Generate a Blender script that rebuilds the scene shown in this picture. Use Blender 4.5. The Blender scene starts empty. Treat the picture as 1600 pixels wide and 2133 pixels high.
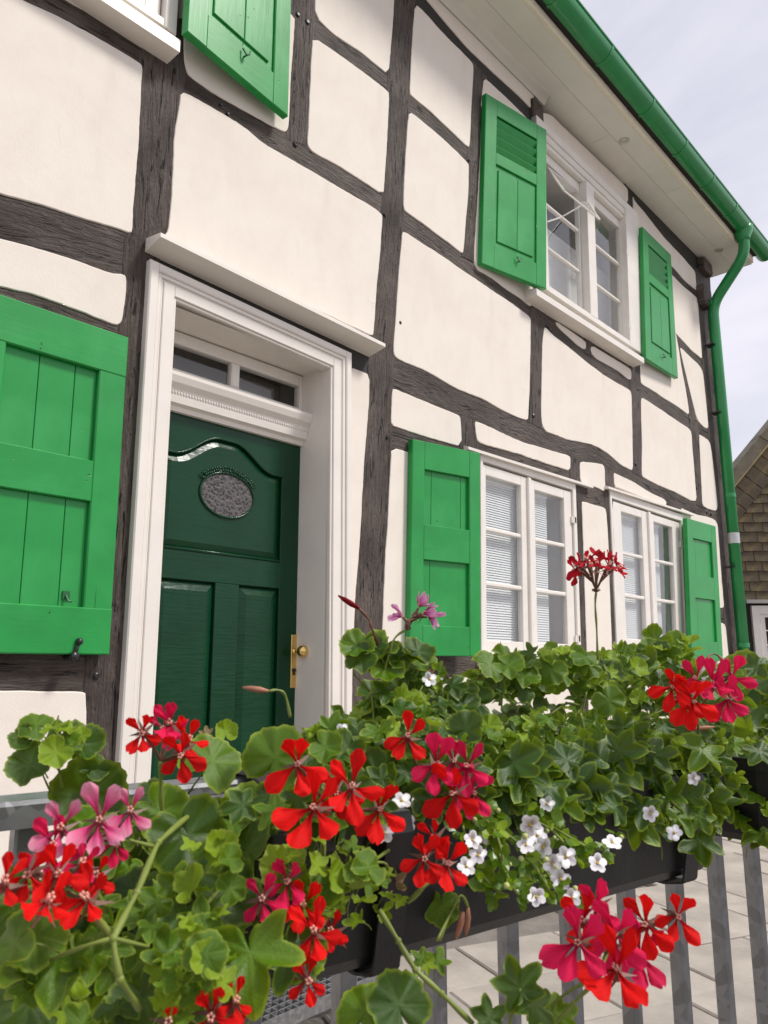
import bpy, bmesh, math, random
from mathutils import Vector as V, Matrix as M, noise as NZ
S = bpy.context.scene
COL = S.collection
random.seed(7)
rnd = random.uniform
PI = math.pi

# ------------------------------------------------------------ camera
F, CX, CY = 1606.0, 800.0, 1066.5
AL, TH = math.radians(42.4), math.radians(11.3)
DIST, EYE = 2.5, 1.2
C0 = V((0, -DIST, EYE))
HF = V((math.cos(AL), math.sin(AL), 0))          # horizontal view direction
HR = V((math.sin(AL), -math.cos(AL), 0))         # to the right
ZZ = V((0, 0, 1))
F3 = HF * math.cos(TH) + ZZ * math.sin(TH)
U3 = -HF * math.sin(TH) + ZZ * math.cos(TH)
cam = bpy.data.cameras.new('camera')
cam.sensor_fit = 'HORIZONTAL'; cam.sensor_width = 24.0; cam.lens = 24.0 * F / 1600.0
cam.clip_start = 0.02; cam.clip_end = 500
cam.dof.use_dof = True; cam.dof.focus_distance = 2.6; cam.dof.aperture_fstop = 22.0
camo = bpy.data.objects.new('camera', cam); COL.objects.link(camo)
camo.matrix_world = M(((HR.x, U3.x, -F3.x, C0.x), (HR.y, U3.y, -F3.y, C0.y), (HR.z, U3.z, -F3.z, C0.z), (0, 0, 0, 1)))
S.camera = camo

# ------------------------------------------------------------ sky, sun, exposure
SUN = V((0.42, -0.62, 0.95)).normalized()         # direction towards the sun
W = bpy.data.worlds.new('World'); S.world = W; W.use_nodes = True
n = W.node_tree.nodes; l = W.node_tree.links; n.clear()
sky = n.new('ShaderNodeTexSky'); sky.sky_type = 'NISHITA'; sky.sun_disc = False
sky.sun_elevation = math.asin(SUN.z); sky.sun_rotation = math.atan2(SUN.x, SUN.y)
b1 = n.new('ShaderNodeBackground'); b1.inputs[1].default_value = 0.11
l.new(sky.outputs[0], b1.inputs[0])
b2 = n.new('ShaderNodeBackground'); b2.inputs[0].default_value = (0.88, 0.86, 0.95, 1); b2.inputs[1].default_value = 1.08
tc = n.new('ShaderNodeTexCoord'); mp = n.new('ShaderNodeMapping'); mp.inputs['Scale'].default_value = (1.0, 1.0, 2.6)
nz = n.new('ShaderNodeTexNoise'); nz.inputs['Scale'].default_value = 2.2; nz.inputs['Detail'].default_value = 7; nz.inputs['Roughness'].default_value = 0.55
nz.inputs['Distortion'].default_value = 0.4
rp = n.new('ShaderNodeMapRange'); rp.inputs[1].default_value = 0.36; rp.inputs[2].default_value = 0.62; rp.inputs[3].default_value = 0.70; rp.inputs[4].default_value = 0.97
mx = n.new('ShaderNodeMixShader'); wo = n.new('ShaderNodeOutputWorld')
l.new(tc.outputs['Generated'], mp.inputs[0]); l.new(mp.outputs[0], nz.inputs['Vector']); l.new(nz.outputs[0], rp.inputs[0])
l.new(rp.outputs[0], mx.inputs[0]); l.new(b1.outputs[0], mx.inputs[1]); l.new(b2.outputs[0], mx.inputs[2]); l.new(mx.outputs[0], wo.inputs[0])
sl = bpy.data.lights.new('sun', 'SUN'); sl.energy = 3.3; sl.angle = math.radians(11); sl.color = (1.0, 0.95, 0.88)
so = bpy.data.objects.new('sun', sl); COL.objects.link(so)
so.rotation_euler = SUN.to_track_quat('Z', 'Y').to_euler(); so.location = (0, 0, 20)
S.view_settings.view_transform = 'Standard'; S.view_settings.look = 'None'
S.view_settings.exposure = -0.04; S.view_settings.gamma = 1.0; S.view_settings.use_curve_mapping = False
S.render.engine = 'CYCLES'
S.cycles.max_bounces = 8; S.cycles.transparent_max_bounces = 16

# ------------------------------------------------------------ helpers
def ray(u, v): return F3 + HR * ((u - CX) / F) - U3 * ((v - CY) / F)
def Q(u, v, d=0.0):                                # point of the photo on the plane d in front of the facade
    k = ray(u, v); t = (-d - C0.y) / k.y
    return C0 + k * t
WL = {}
def reg(o, loc): WL[o.name] = V(loc); return o
def thing(name, label, cat, loc, group=None):
    o = bpy.data.objects.new(name, None); COL.objects.link(o); o.location = loc
    o.empty_display_size = 0.1
    o['label'] = label; o['category'] = cat
    if group: o['group'] = group
    return reg(o, loc)
def link(name, me, parent=None, mw=None, label=None, kind=None):
    o = bpy.data.objects.new(name, me); COL.objects.link(o)
    mw = mw or M.Identity(4)
    reg(o, mw.translation)
    if parent is not None:
        o.parent = parent
        o.matrix_local = M.Translation(-WL[parent.name]) @ mw
    else: o.matrix_local = mw
    if label: o['label'] = label
    if kind: o['kind'] = kind
    return o
def mesh(name, vs, fs, mats, parent=None, uv=None, smooth=False, mi=None, label=None, kind=None, keep=False):
    vs = [V(v) for v in vs]
    c = V((0, 0, 0))
    for v in vs: c += v
    c /= max(1, len(vs))
    if keep: c = V((0, 0, 0))
    me = bpy.data.meshes.new(name)
    me.from_pydata([tuple(v - c) for v in vs], [], fs)
    for m_ in (mats if isinstance(mats, (list, tuple)) else [mats]): me.materials.append(m_)
    if uv:
        ul = me.uv_layers.new(name='UVMap')
        for p in me.polygons:
            for li in p.loop_indices: ul.data[li].uv = uv[me.loops[li].vertex_index]
    if mi:
        for p, k in zip(me.polygons, mi): p.material_index = k
    if smooth:
        for p in me.polygons: p.use_smooth = True
    me.update()
    return link(name, me, parent, M.Translation(c), label, kind)
class MB:
    def __init__(s): s.v = []; s.f = []; s.m = []; s.uv = []
    def add(s, vs, fs, mi=0, uv=None):
        b = len(s.v); s.v += [V(v) for v in vs]; s.f += [tuple(i + b for i in f) for f in fs]; s.m += [mi] * len(fs)
        s.uv += uv if uv else [(0, 0)] * len(vs)
    def box8(s, p, mi=0): s.add(p, [(0, 3, 2, 1), (4, 5, 6, 7), (0, 1, 5, 4), (1, 2, 6, 5), (2, 3, 7, 6), (3, 0, 4, 7)], mi)
    def box(s, a, b, mi=0):
        x0, y0, z0 = a; x1, y1, z1 = b
        s.box8([(x0, y0, z0), (x1, y0, z0), (x1, y1, z0), (x0, y1, z0), (x0, y0, z1), (x1, y0, z1), (x1, y1, z1), (x0, y1, z1)], mi)
    def tube(s, pts, r, seg=6, mi=0, caps=True):
        pts = [V(p) for p in pts]; nP = len(pts)
        rs = r if isinstance(r, (list, tuple)) else [r] * nP
        up = None; vs = []; uvs = []
        L = 0
        for i, p in enumerate(pts):
            d = (pts[min(i + 1, nP - 1)] - pts[max(i - 1, 0)]).normalized()
            if up is None:
                up = d.orthogonal().normalized()
            up = (up - d * up.dot(d)).normalized(); sd = d.cross(up)
            if i: L += (p - pts[i - 1]).length
            for k in range(seg):
                a = 2 * PI * k / seg
                vs.append(p + (up * math.cos(a) + sd * math.sin(a)) * rs[i]); uvs.append((L, k / seg))
        fs = [(i * seg + k, i * seg + (k + 1) % seg, (i + 1) * seg + (k + 1) % seg, (i + 1) * seg + k) for i in range(nP - 1) for k in range(seg)]
        if caps: fs += [tuple(range(seg))[::-1], tuple((nP - 1) * seg + k for k in range(seg))]
        s.add(vs, fs, mi, uvs)
    def lathe(s, c, ax, prof, seg=16, mi=0):       # prof: (distance along axis, radius)
        ax = V(ax).normalized(); e1 = ax.orthogonal().normalized(); e2 = ax.cross(e1); vs = []
        for (h, r) in prof:
            for k in range(seg):
                a = 2 * PI * k / seg; vs.append(V(c) + ax * h + (e1 * math.cos(a) + e2 * math.sin(a)) * r)
        nP = len(prof)
        fs = [(i * seg + k, i * seg + (k + 1) % seg, (i + 1) * seg + (k + 1) % seg, (i + 1) * seg + k) for i in range(nP - 1) for k in range(seg)]
        fs += [tuple(range(seg))[::-1], tuple((nP - 1) * seg + k for k in range(seg))]
        s.add(vs, fs, mi)
    def sphere(s, c, r, seg=10, rings=6, mi=0, sc=(1, 1, 1)):
        vs = []; fs = []
        for i in range(rings + 1):
            t = PI * i / rings
            for k in range(seg):
                a = 2 * PI * k / seg
                vs.append(V(c) + V((math.sin(t) * math.cos(a) * sc[0], math.sin(t) * math.sin(a) * sc[1], math.cos(t) * sc[2])) * r)
        for i in range(rings):
            for k in range(seg): fs.append((i * seg + k, (i + 1) * seg + k, (i + 1) * seg + (k + 1) % seg, i * seg + (k + 1) % seg))
        s.add(vs, fs, mi)
    def out(s, name, mats, parent=None, smooth=False, uv=False, **k):
        return mesh(name, s.v, s.f, mats, parent, uv=s.uv if uv else None, smooth=smooth, mi=s.m, **k)
def area2(p):
    return 0.5 * sum(p[i][0] * p[(i + 1) % len(p)][1] - p[(i + 1) % len(p)][0] * p[i][1] for i in range(len(p)))
def inset(p, d):                                   # move a ccw outline inwards
    o = []; nP = len(p)
    for i in range(nP):
        a = p[i - 1]; b = p[i]; c = p[(i + 1) % nP]
        e1 = V((b[0] - a[0], b[1] - a[1])); e2 = V((c[0] - b[0], c[1] - b[1]))
        if e1.length < 1e-9 or e2.length < 1e-9: o.append(b); continue
        n1 = V((-e1.y, e1.x)).normalized(); n2 = V((-e2.y, e2.x)).normalized()
        m_ = n1 + n2
        if m_.length < 1e-6: o.append(b); continue
        m_.normalize(); k = d / max(0.45, m_.dot(n1))
        o.append((b[0] + m_.x * k, b[1] + m_.y * k))
    return o
def chaikin(p, w=0.25):
    o = []
    for i in range(len(p)):
        a = V(p[i]); b = V(p[(i + 1) % len(p)])
        o += [tuple(a.lerp(b, w)), tuple(a.lerp(b, 1 - w))]
    return o
def prism(mb, pts, d0, d1, c=0.0, mi=0):           # outline in facade x,z pushed out from depth d0 to d1 (towards the street), chamfer c
    if area2(pts) < 0: pts = pts[::-1]
    k = len(pts); rings = [(pts, d0), (pts, d1 - c)]
    if c: rings.append((inset(pts, c), d1))
    vs = [(x, -d, z) for (r_, d) in rings for (x, z) in r_]
    fs = []
    for j in range(len(rings) - 1):
        for i in range(k): fs.append((j * k + i, j * k + (i + 1) % k, (j + 1) * k + (i + 1) % k, (j + 1) * k + i))
    b = (len(rings) - 1) * k
    fs.append(tuple(range(b, b + k))); fs.append(tuple(range(k))[::-1])
    mb.add(vs, fs, mi)
def resample(pts, step):
    o = []
    for i in range(len(pts)):
        a = V(pts[i]); b = V(pts[(i + 1) % len(pts)]); m_ = max(1, int((b - a).length / step))
        o += [tuple(a.lerp(b, j / m_)) for j in range(m_)]
    return o
class Fr:                                          # a frame on or near the facade, given by four photo corners and their depths
    def __init__(s, tl, tr, br, bl): s.p = [V(tl), V(tr), V(br), V(bl)]; s.n = (s.p[2] - s.p[0]).cross(s.p[1] - s.p[3]).normalized(); \
        s.w = ((s.p[1] - s.p[0]).length + (s.p[2] - s.p[3]).length) / 2; s.h = ((s.p[3] - s.p[0]).length + (s.p[2] - s.p[1]).length) / 2; s.n = -s.n if s.n.y > 0 else s.n
    def __call__(s, a, b, d=0.0):
        return s.p[0].lerp(s.p[1], a).lerp(s.p[3].lerp(s.p[2], a), b) + s.n * d
    def box(s, mb, a0, a1, b0, b1, d0, d1, c=0.003, mi=0):
        ca, cb = c / s.w, c / s.h
        vs = [s(a0, b1, d0), s(a1, b1, d0), s(a1, b0, d0), s(a0, b0, d0)]
        vs += [s(a0, b1, d1 - c), s(a1, b1, d1 - c), s(a1, b0, d1 - c), s(a0, b0, d1 - c)]
        vs += [s(a0 + ca, b1 - cb, d1), s(a1 - ca, b1 - cb, d1), s(a1 - ca, b0 + cb, d1), s(a0 + ca, b0 + cb, d1)]
        fs = [(3, 2, 1, 0)] + [(j * 4 + i, j * 4 + (i + 1) % 4, j * 4 + 4 + (i + 1) % 4, j * 4 + 4 + i) for j in (0, 1) for i in range(4)] + [(8, 9, 10, 11)]
        mb.add(vs, fs, mi)
    def ring(s, mb, a0, a1, b0, b1, wa, wb, d0, d1, c=0.003, mi=0, wbot=None):   # a rectangular frame; wa, wb in metres
        ma, mbb = wa / s.w, wb / s.h; mt = (wbot if wbot is not None else wb) / s.h
        s.box(mb, a0, a0 + ma, b0, b1, d0, d1, c, mi); s.box(mb, a1 - ma, a1, b0, b1, d0, d1, c, mi)
        e = 0.0012 / s.w
        s.box(mb, a0 + ma - e, a1 - ma + e, b0, b0 + mbb, d0, d1 - 0.0012, c, mi); s.box(mb, a0 + ma - e, a1 - ma + e, b1 - mt, b1, d0, d1 - 0.0012, c, mi)

# ------------------------------------------------------------ materials
def nt(name):
    m_ = bpy.data.materials.new(name); m_.use_nodes = True
    t = m_.node_tree; p = t.nodes['Principled BSDF']
    return m_, t.nodes, t.links, p
def noise_tex(N, L, scale, detail=4, rough=0.55, vec=None, stretch=None, coord='Object', dist=0.0):
    x = N.new('ShaderNodeTexNoise'); x.inputs['Scale'].default_value = scale; x.inputs['Detail'].default_value = detail
    x.inputs['Roughness'].default_value = rough; x.inputs['Distortion'].default_value = dist
    c = N.new('ShaderNodeTexCoord'); src = c.outputs[coord]
    if stretch:
        mp_ = N.new('ShaderNodeMapping'); mp_.inputs['Scale'].default_value = stretch; L.new(src, mp_.inputs[0]); src = mp_.outputs[0]
    L.new(src, x.inputs['Vector']); return x.outputs[0]
def ramp(N, L, src, stops):
    r_ = N.new('ShaderNodeValToRGB'); e = r_.color_ramp.elements
    while len(e) < len(stops): e.new(0.5)
    for k, (p, c) in zip(e, stops): k.position = p; k.color = (*c, 1) if len(c) == 3 else c
    L.new(src, r_.inputs[0]); return r_.outputs[0]
def math_(N, L, op, a, b):
    m_ = N.new('ShaderNodeMath'); m_.operation = op
    for i, x in enumerate((a, b)):
        if isinstance(x, (int, float)): m_.inputs[i].default_value = x
        else: L.new(x, m_.inputs[i])
    return m_.outputs[0]
def mixc(N, L, f, a, b, mode='MIX'):
    m_ = N.new('ShaderNodeMix'); m_.data_type = 'RGBA'; m_.blend_type = mode
    for k, x in ((0, f), (6, a), (7, b)):
        if isinstance(x, (int, float)): m_.inputs[k].default_value = x
        elif isinstance(x, tuple): m_.inputs[k].default_value = (*x, 1)
        else: L.new(x, m_.inputs[k])
    return m_.outputs[2]
def bump(N, L, p, h, dist, st=1.0):
    b = N.new('ShaderNodeBump'); b.inputs['Distance'].default_value = dist; b.inputs['Strength'].default_value = st
    L.new(h, b.inputs['Height']); L.new(b.outputs[0], p.inputs['Normal'])
def simple(name, col, rough=0.5, metal=0.0, var=0.12, scale=6, bscale=0, bdist=0.001, coat=0.0, stretch=None):
    m_, N, L, p = nt(name)
    s = noise_tex(N, L, scale, 5, stretch=stretch)
    c = ramp(N, L, s, [(0.3, tuple(x * (1 - var) for x in col)), (0.7, tuple(min(1, x * (1 + var)) for x in col))])
    L.new(c, p.inputs['Base Color']); p.inputs['Roughness'].default_value = rough; p.inputs['Metallic'].default_value = metal
    p.inputs['Coat Weight'].default_value = coat
    if bscale: bump(N, L, p, noise_tex(N, L, bscale, 4, stretch=stretch), bdist)
    return m_
def m_plaster():
    m_, N, L, p = nt('plaster')
    a = noise_tex(N, L, 1.7, 5); b = noise_tex(N, L, 9, 6)
    c = ramp(N, L, a, [(0.25, (0.74, 0.665, 0.585)), (0.55, (0.81, 0.745, 0.665)), (0.8, (0.76, 0.69, 0.61))])
    sp = noise_tex(N, L, 75, 2)
    c2 = mixc(N, L, ramp(N, L, sp, [(0.17, (1, 1, 1)), (0.23, (0, 0, 0))]), c, (0.5, 0.45, 0.4))
    vo = N.new('ShaderNodeTexVoronoi'); vo.feature = 'DISTANCE_TO_EDGE'; vo.inputs['Scale'].default_value = 1.4
    tcx = N.new('ShaderNodeTexCoord'); wv = N.new('ShaderNodeVectorMath'); wv.operation = 'MULTIPLY_ADD'; nn_ = N.new('ShaderNodeTexNoise'); nn_.inputs['Scale'].default_value = 6; nn_.inputs['Detail'].default_value = 5
    L.new(tcx.outputs['Object'], nn_.inputs['Vector']); L.new(nn_.outputs['Color'], wv.inputs[0]); wv.inputs[1].default_value = (.22, .22, .22); L.new(tcx.outputs['Object'], wv.inputs[2]); L.new(wv.outputs[0], vo.inputs['Vector'])
    hair = math_(N, L, 'MULTIPLY', ramp(N, L, vo.outputs['Distance'], [(0.0, (.55, .55, .55)), (0.004, (0, 0, 0))]), ramp(N, L, noise_tex(N, L, 1.9, 2), [(0.55, (0, 0, 0)), (0.62, (1, 1, 1))]))
    c2 = mixc(N, L, hair, c2, (0.36, 0.30, 0.25))
    stn = noise_tex(N, L, 1.0, 5, 0.65, stretch=(7, 7, .9)); c2 = mixc(N, L, ramp(N, L, stn, [(0.56, (0, 0, 0)), (0.8, (.2, .2, .2))]), c2, (0.60, 0.52, 0.44))
    c3 = mixc(N, L, ramp(N, L, b, [(0.5, (0, 0, 0)), (0.9, (0.35, 0.35, 0.35))]), c2, (0.62, 0.56, 0.49))
    L.new(c3, p.inputs['Base Color']); p.inputs['Roughness'].default_value = 0.9
    h_ = math_(N, L, 'ADD', math_(N, L, 'MULTIPLY', noise_tex(N, L, 4, 3), 4.0), noise_tex(N, L, 120, 4, 0.6))
    bump(N, L, p, h_, 0.0007); return m_
def m_timber():
    m_, N, L, p = nt('weathered_timber')
    g = noise_tex(N, L, 1.0, 7, 0.62, stretch=(7, 55, 1), coord='UV', dist=1.8)
    g2 = noise_tex(N, L, 1.0, 5, 0.6, stretch=(3.2, 26, 1), coord='UV', dist=2.0)
    bl = noise_tex(N, L, 3.0, 4, coord='UV')
    fine = noise_tex(N, L, 60, 4, coord='UV')
    base = ramp(N, L, bl, [(0.3, (0.052, 0.040, 0.033)), (0.7, (0.140, 0.112, 0.097))])
    crk = ramp(N, L, g, [(0.30, (1, 1, 1)), (0.44, (0, 0, 0))])
    crk2 = ramp(N, L, g2, [(0.355, (1, 1, 1)), (0.40, (0, 0, 0))])
    c = mixc(N, L, crk, base, (0.030, 0.025, 0.023))
    c = mixc(N, L, crk2, c, (0.014, 0.012, 0.011))
    c = mixc(N, L, ramp(N, L, g, [(0.58, (0, 0, 0)), (0.75, (0.6, 0.6, 0.6))]), c, (0.15, 0.125, 0.112))
    L.new(c, p.inputs['Base Color']); p.inputs['Roughness'].default_value = 0.6; p.inputs['Specular IOR Level'].default_value = 0.3
    h_ = math_(N, L, 'ADD', math_(N, L, 'ADD', math_(N, L, 'MULTIPLY', g, 1.3), math_(N, L, 'MULTIPLY', fine, 0.25)), math_(N, L, 'MULTIPLY', crk2, -0.9))
    bump(N, L, p, h_, 0.014, 1.0); return m_
def m_green(name, col, hor):
    m_, N, L, p = nt(name)
    st = (3, 3, 42) if hor else (42, 42, 3)
    g = noise_tex(N, L, 1.0, 5, 0.6, stretch=st); a = noise_tex(N, L, 5, 4); d = noise_tex(N, L, 38, 2)
    c = ramp(N, L, a, [(0.3, tuple(x * 0.86 for x in col)), (0.7, tuple(x * 1.1 for x in col))])
    crk = ramp(N, L, g, [(0.285, (1, 1, 1)), (0.32, (0, 0, 0))])
    dent = ramp(N, L, d, [(0.235, (1, 1, 1)), (0.27, (0, 0, 0))])
    c = mixc(N, L, crk, c, tuple(x * 0.3 for x in col)); c = mixc(N, L, dent, c, tuple(x * 0.45 for x in col))
    fade = ramp(N, L, noise_tex(N, L, 2.3, 5, 0.62), [(0.48, (0, 0, 0)), (0.75, (.22, .22, .22))]); c = mixc(N, L, fade, c, (0.085, 0.37, 0.15))
    wear = ramp(N, L, noise_tex(N, L, 1.0, 6, 0.7, stretch=(st[0] * .45, st[1] * .45, st[2] * .45)), [(0.62, (0, 0, 0)), (0.72, (.5, .5, .5))]); c = mixc(N, L, wear, c, tuple(x * .62 for x in col))
    L.new(c, p.inputs['Base Color']); L.new(ramp(N, L, fade, [(0, (.33, .33, .33)), (.4, (.5, .5, .5))]), p.inputs['Roughness']); p.inputs['Specular IOR Level'].default_value = 0.5
    h_ = math_(N, L, 'SUBTRACT', math_(N, L, 'MULTIPLY', g, 0.5), math_(N, L, 'MULTIPLY', math_(N, L, 'ADD', crk, dent), 0.8))
    bump(N, L, p, h_, 0.0016, 0.8); return m_
def m_door():
    m_, N, L, p = nt('dark_green_gloss_paint')
    g = noise_tex(N, L, 1.0, 5, 0.6, stretch=(5, 5, 60), dist=0.8); a = noise_tex(N, L, 4, 3)
    c = ramp(N, L, a, [(0.3, (0.0026, 0.034, 0.012)), (0.7, (0.0045, 0.048, 0.018))])
    L.new(c, p.inputs['Base Color']); p.inputs['Roughness'].default_value = 0.22; p.inputs['Specular IOR Level'].default_value = 0.3
    bump(N, L, p, math_(N, L, 'ADD', g, math_(N, L, 'MULTIPLY', noise_tex(N, L, 9, 2), 2.0)), 0.0022, 0.6); return m_
def m_glass(name, rough=0.02, tint=(0.9, 0.93, 0.95), refl=0.1, bmp=0):
    m_, N, L, p = nt(name); o = N['Material Output']
    N.remove(p)
    t = N.new('ShaderNodeBsdfTransparent'); t.inputs[0].default_value = (*tint, 1)
    g = N.new('ShaderNodeBsdfGlossy'); g.inputs['Roughness'].default_value = rough; g.inputs[0].default_value = (1, 0.98, 0.95, 1)
    lw = N.new('ShaderNodeLayerWeight'); lw.inputs[0].default_value = 0.5
    fa = math_(N, L, 'ADD', math_(N, L, 'MULTIPLY', math_(N, L, 'POWER', lw.outputs['Facing'], 3.5), 0.75), refl)
    if bmp:
        b = N.new('ShaderNodeBump'); b.inputs['Distance'].default_value = bmp; L.new(noise_tex(N, L, 4, 2), b.inputs['Height']); L.new(b.outputs[0], g.inputs['Normal'])
    x = N.new('ShaderNodeMixShader'); L.new(fa, x.inputs[0]); L.new(t.outputs[0], x.inputs[1]); L.new(g.outputs[0], x.inputs[2]); L.new(x.outputs[0], o.inputs[0])
    return m_
def m_galv():
    m_, N, L, p = nt('galvanised_steel')
    c = N.new('ShaderNodeTexCoord'); v = N.new('ShaderNodeTexVoronoi'); v.inputs['Scale'].default_value = 70
    L.new(c.outputs['Object'], v.inputs['Vector'])
    k = ramp(N, L, v.outputs['Color'], [(0.2, (0.19, 0.193, 0.198)), (0.8, (0.28, 0.285, 0.295))])
    L.new(k, p.inputs['Base Color']); p.inputs['Metallic'].default_value = 0.55
    r_ = N.new('ShaderNodeMapRange'); r_.inputs[3].default_value = 0.32; r_.inputs[4].default_value = 0.6; L.new(v.outputs['Color'], r_.inputs[0]); L.new(r_.outputs[0], p.inputs['Roughness'])
    bump(N, L, p, noise_tex(N, L, 60, 3), 0.0004); return m_
def m_leaf(name, dark, light, edge, tr=0.28):
    m_, N, L, p = nt(name); o = N['Material Output']
    uv = N.new('ShaderNodeUVMap'); sx = N.new('ShaderNodeSeparateXYZ'); L.new(uv.outputs[0], sx.inputs[0])
    oi = N.new('ShaderNodeObjectInfo')
    a = noise_tex(N, L, 26, 4)
    base = ramp(N, L, a, [(0.3, dark), (0.72, light)])
    base = mixc(N, L, math_(N, L, 'MULTIPLY', oi.outputs['Random'], 0.55), base, light)
    vein = ramp(N, L, sx.outputs[1], [(0.0, (0.32, 0.32, 0.32)), (0.09, (0, 0, 0))])
    c = mixc(N, L, vein, base, tuple(min(1, x * 1.5 + 0.02) for x in light))
    rim = ramp(N, L, sx.outputs[0], [(0.86, (0, 0, 0)), (0.98, (0.75, 0.75, 0.75))])
    c = mixc(N, L, rim, c, edge)
    L.new(c, p.inputs['Base Color']); p.inputs['Roughness'].default_value = 0.30; p.inputs['Specular IOR Level'].default_value = 0.38
    h_ = math_(N, L, 'SUBTRACT', math_(N, L, 'MULTIPLY', a, 0.5), vein); bump(N, L, p, h_, 0.0012, 0.7)
    t = N.new('ShaderNodeBsdfTranslucent'); L.new(mixc(N, L, 0.6, c, (0.38, 0.50, 0.03)), t.inputs[0])
    x = N.new('ShaderNodeMixShader'); x.inputs[0].default_value = tr; L.new(p.outputs[0], x.inputs[1]); L.new(t.outputs[0], x.inputs[2]); L.new(x.outputs[0], o.inputs[0])
    return m_
def m_petal(name, tip, base, edge=None, tr=0.3):
    m_, N, L, p = nt(name); o = N['Material Output']
    uv = N.new('ShaderNodeUVMap'); sx = N.new('ShaderNodeSeparateXYZ'); L.new(uv.outputs[0], sx.inputs[0])
    oi = N.new('ShaderNodeObjectInfo')
    st = noise_tex(N, L, 1.0, 3, stretch=(3, 30, 1), coord='UV')
    c = ramp(N, L, sx.outputs[0], [(0.0, base), (0.4, tip), (1.0, edge or tip)])
    c = mixc(N, L, ramp(N, L, st, [(0.4, (0, 0, 0)), (0.7, (0.35, 0.35, 0.35))]), c, base)
    hs = N.new('ShaderNodeHueSaturation'); L.new(c, hs.inputs['Color']); L.new(math_(N, L, 'ADD', math_(N, L, 'MULTIPLY', oi.outputs['Random'], 0.35), 0.82), hs.inputs['Value'])
    c = hs.outputs[0]
    L.new(c, p.inputs['Base Color']); p.inputs['Roughness'].default_value = 0.6; p.inputs['Specular IOR Level'].default_value = 0.14
    bump(N, L, p, st, 0.0006, 0.6)
    t = N.new('ShaderNodeBsdfTranslucent'); L.new(c, t.inputs[0])
    x = N.new('ShaderNodeMixShader'); x.inputs[0].default_value = tr; L.new(p.outputs[0], x.inputs[1]); L.new(t.outputs[0], x.inputs[2]); L.new(x.outputs[0], o.inputs[0])
    return m_
PLASTER = m_plaster(); TIMBER = m_timber(); TIMBER_SHADED = simple('shaded_timber', (0.016, 0.013, 0.011), 0.6, var=0.3, scale=8, bscale=40, bdist=0.003, stretch=(2, 6, 12))  # last one: timber with eave and hood shade painted into its colour
GREEN_V = m_green('green_shutter_paint', (0.011, 0.285, 0.050), False); GREEN_H = m_green('green_shutter_paint_rails', (0.011, 0.285, 0.050), True)
DOORP = m_door()
WHITE = simple('white_gloss_paint', (0.79, 0.74, 0.675), 0.38, var=0.04, scale=5, bscale=30, bdist=0.0006)
WHITEW = simple('white_window_paint', (0.79, 0.75, 0.69), 0.42, var=0.05, scale=7, bscale=24, bdist=0.0006)
SOFFIT = simple('soffit_paint', (0.79, 0.77, 0.695), 0.5, var=0.05, scale=3, bscale=12, bdist=0.001)
GUTTER = simple('green_gutter_paint', (0.010, 0.24, 0.06), 0.28, var=0.12, scale=4, coat=0.3)
GLASS = m_glass('window_glass', 0.012, refl=0.065, bmp=0.002); CLEAR = m_glass('clear_glass', 0.02, refl=0.06)
BLACK = simple('black_iron', (0.012, 0.012, 0.013), 0.35, var=0.3, scale=20)
BRASS = simple('brass', (0.78, 0.55, 0.20), 0.22, 1.0, 0.08, 9)
GALV = m_galv()
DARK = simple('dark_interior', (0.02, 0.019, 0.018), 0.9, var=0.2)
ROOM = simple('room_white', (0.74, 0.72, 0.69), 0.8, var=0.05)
BLIND = simple('blind_slat', (0.86, 0.85, 0.82), 0.45, var=0.03)
GREY_TAPE = simple('grey_tape', (0.55, 0.56, 0.57), 0.4, 0.3, 0.08, 20)

# ============================================================ ground
GROUND = simple('bedding_sand', (0.20, 0.18, 0.16), 0.95, var=0.2, scale=9, bscale=60, bdist=0.004)
SLAB = simple('concrete_slab', (0.37, 0.335, 0.295), 0.85, var=0.24, scale=3.4, bscale=45, bdist=0.002)
g = MB(); R_ = 150.0
g.add([(-R_, -R_, -0.045), (R_, -R_, -0.045), (R_, R_, -0.045), (-R_, R_, -0.045)], [(0, 1, 2, 3)])
ground = g.out('ground', GROUND, keep=True, kind='structure')
pv = MB(); pv.add([(-6, -9, -0.03), (24, -9, -0.03), (24, -0.02, -0.03), (-6, -0.02, -0.03)], [(0, 1, 2, 3)])
paving = pv.out('paving', GROUND, keep=True, kind='structure')
# slabs laid at an angle to the house
sa = math.radians(-24); ex = V((math.cos(sa), math.sin(sa), 0)); ey = V((-math.sin(sa), math.cos(sa), 0))
slab_me = []
for k in range(4):
    m_ = MB(); w_, d_ = 0.496 - 0.003 * k, 0.397 - 0.002 * k; c_ = 0.006
    m_.add([(-w_ / 2, -d_ / 2, -0.04), (w_ / 2, -d_ / 2, -0.04), (w_ / 2, d_ / 2, -0.04), (-w_ / 2, d_ / 2, -0.04),
            (-w_ / 2, -d_ / 2, -c_), (w_ / 2, -d_ / 2, -c_), (w_ / 2, d_ / 2, -c_), (-w_ / 2, d_ / 2, -c_),
            (-w_ / 2 + c_, -d_ / 2 + c_, 0), (w_ / 2 - c_, -d_ / 2 + c_, 0), (w_ / 2 - c_, d_ / 2 - c_, 0), (-w_ / 2 + c_, d_ / 2 - c_, 0)],
           [(j * 4 + i, j * 4 + (i + 1) % 4, j * 4 + 4 + (i + 1) % 4, j * 4 + 4 + i) for j in (0, 1) for i in range(4)] + [(8, 9, 10, 11)])
    o = bpy.data.meshes.new('paving_slab'); o.from_pydata([tuple(v) for v in m_.v], [], m_.f); o.materials.append(SLAB); slab_me.append(o)
cnt = 0
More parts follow.
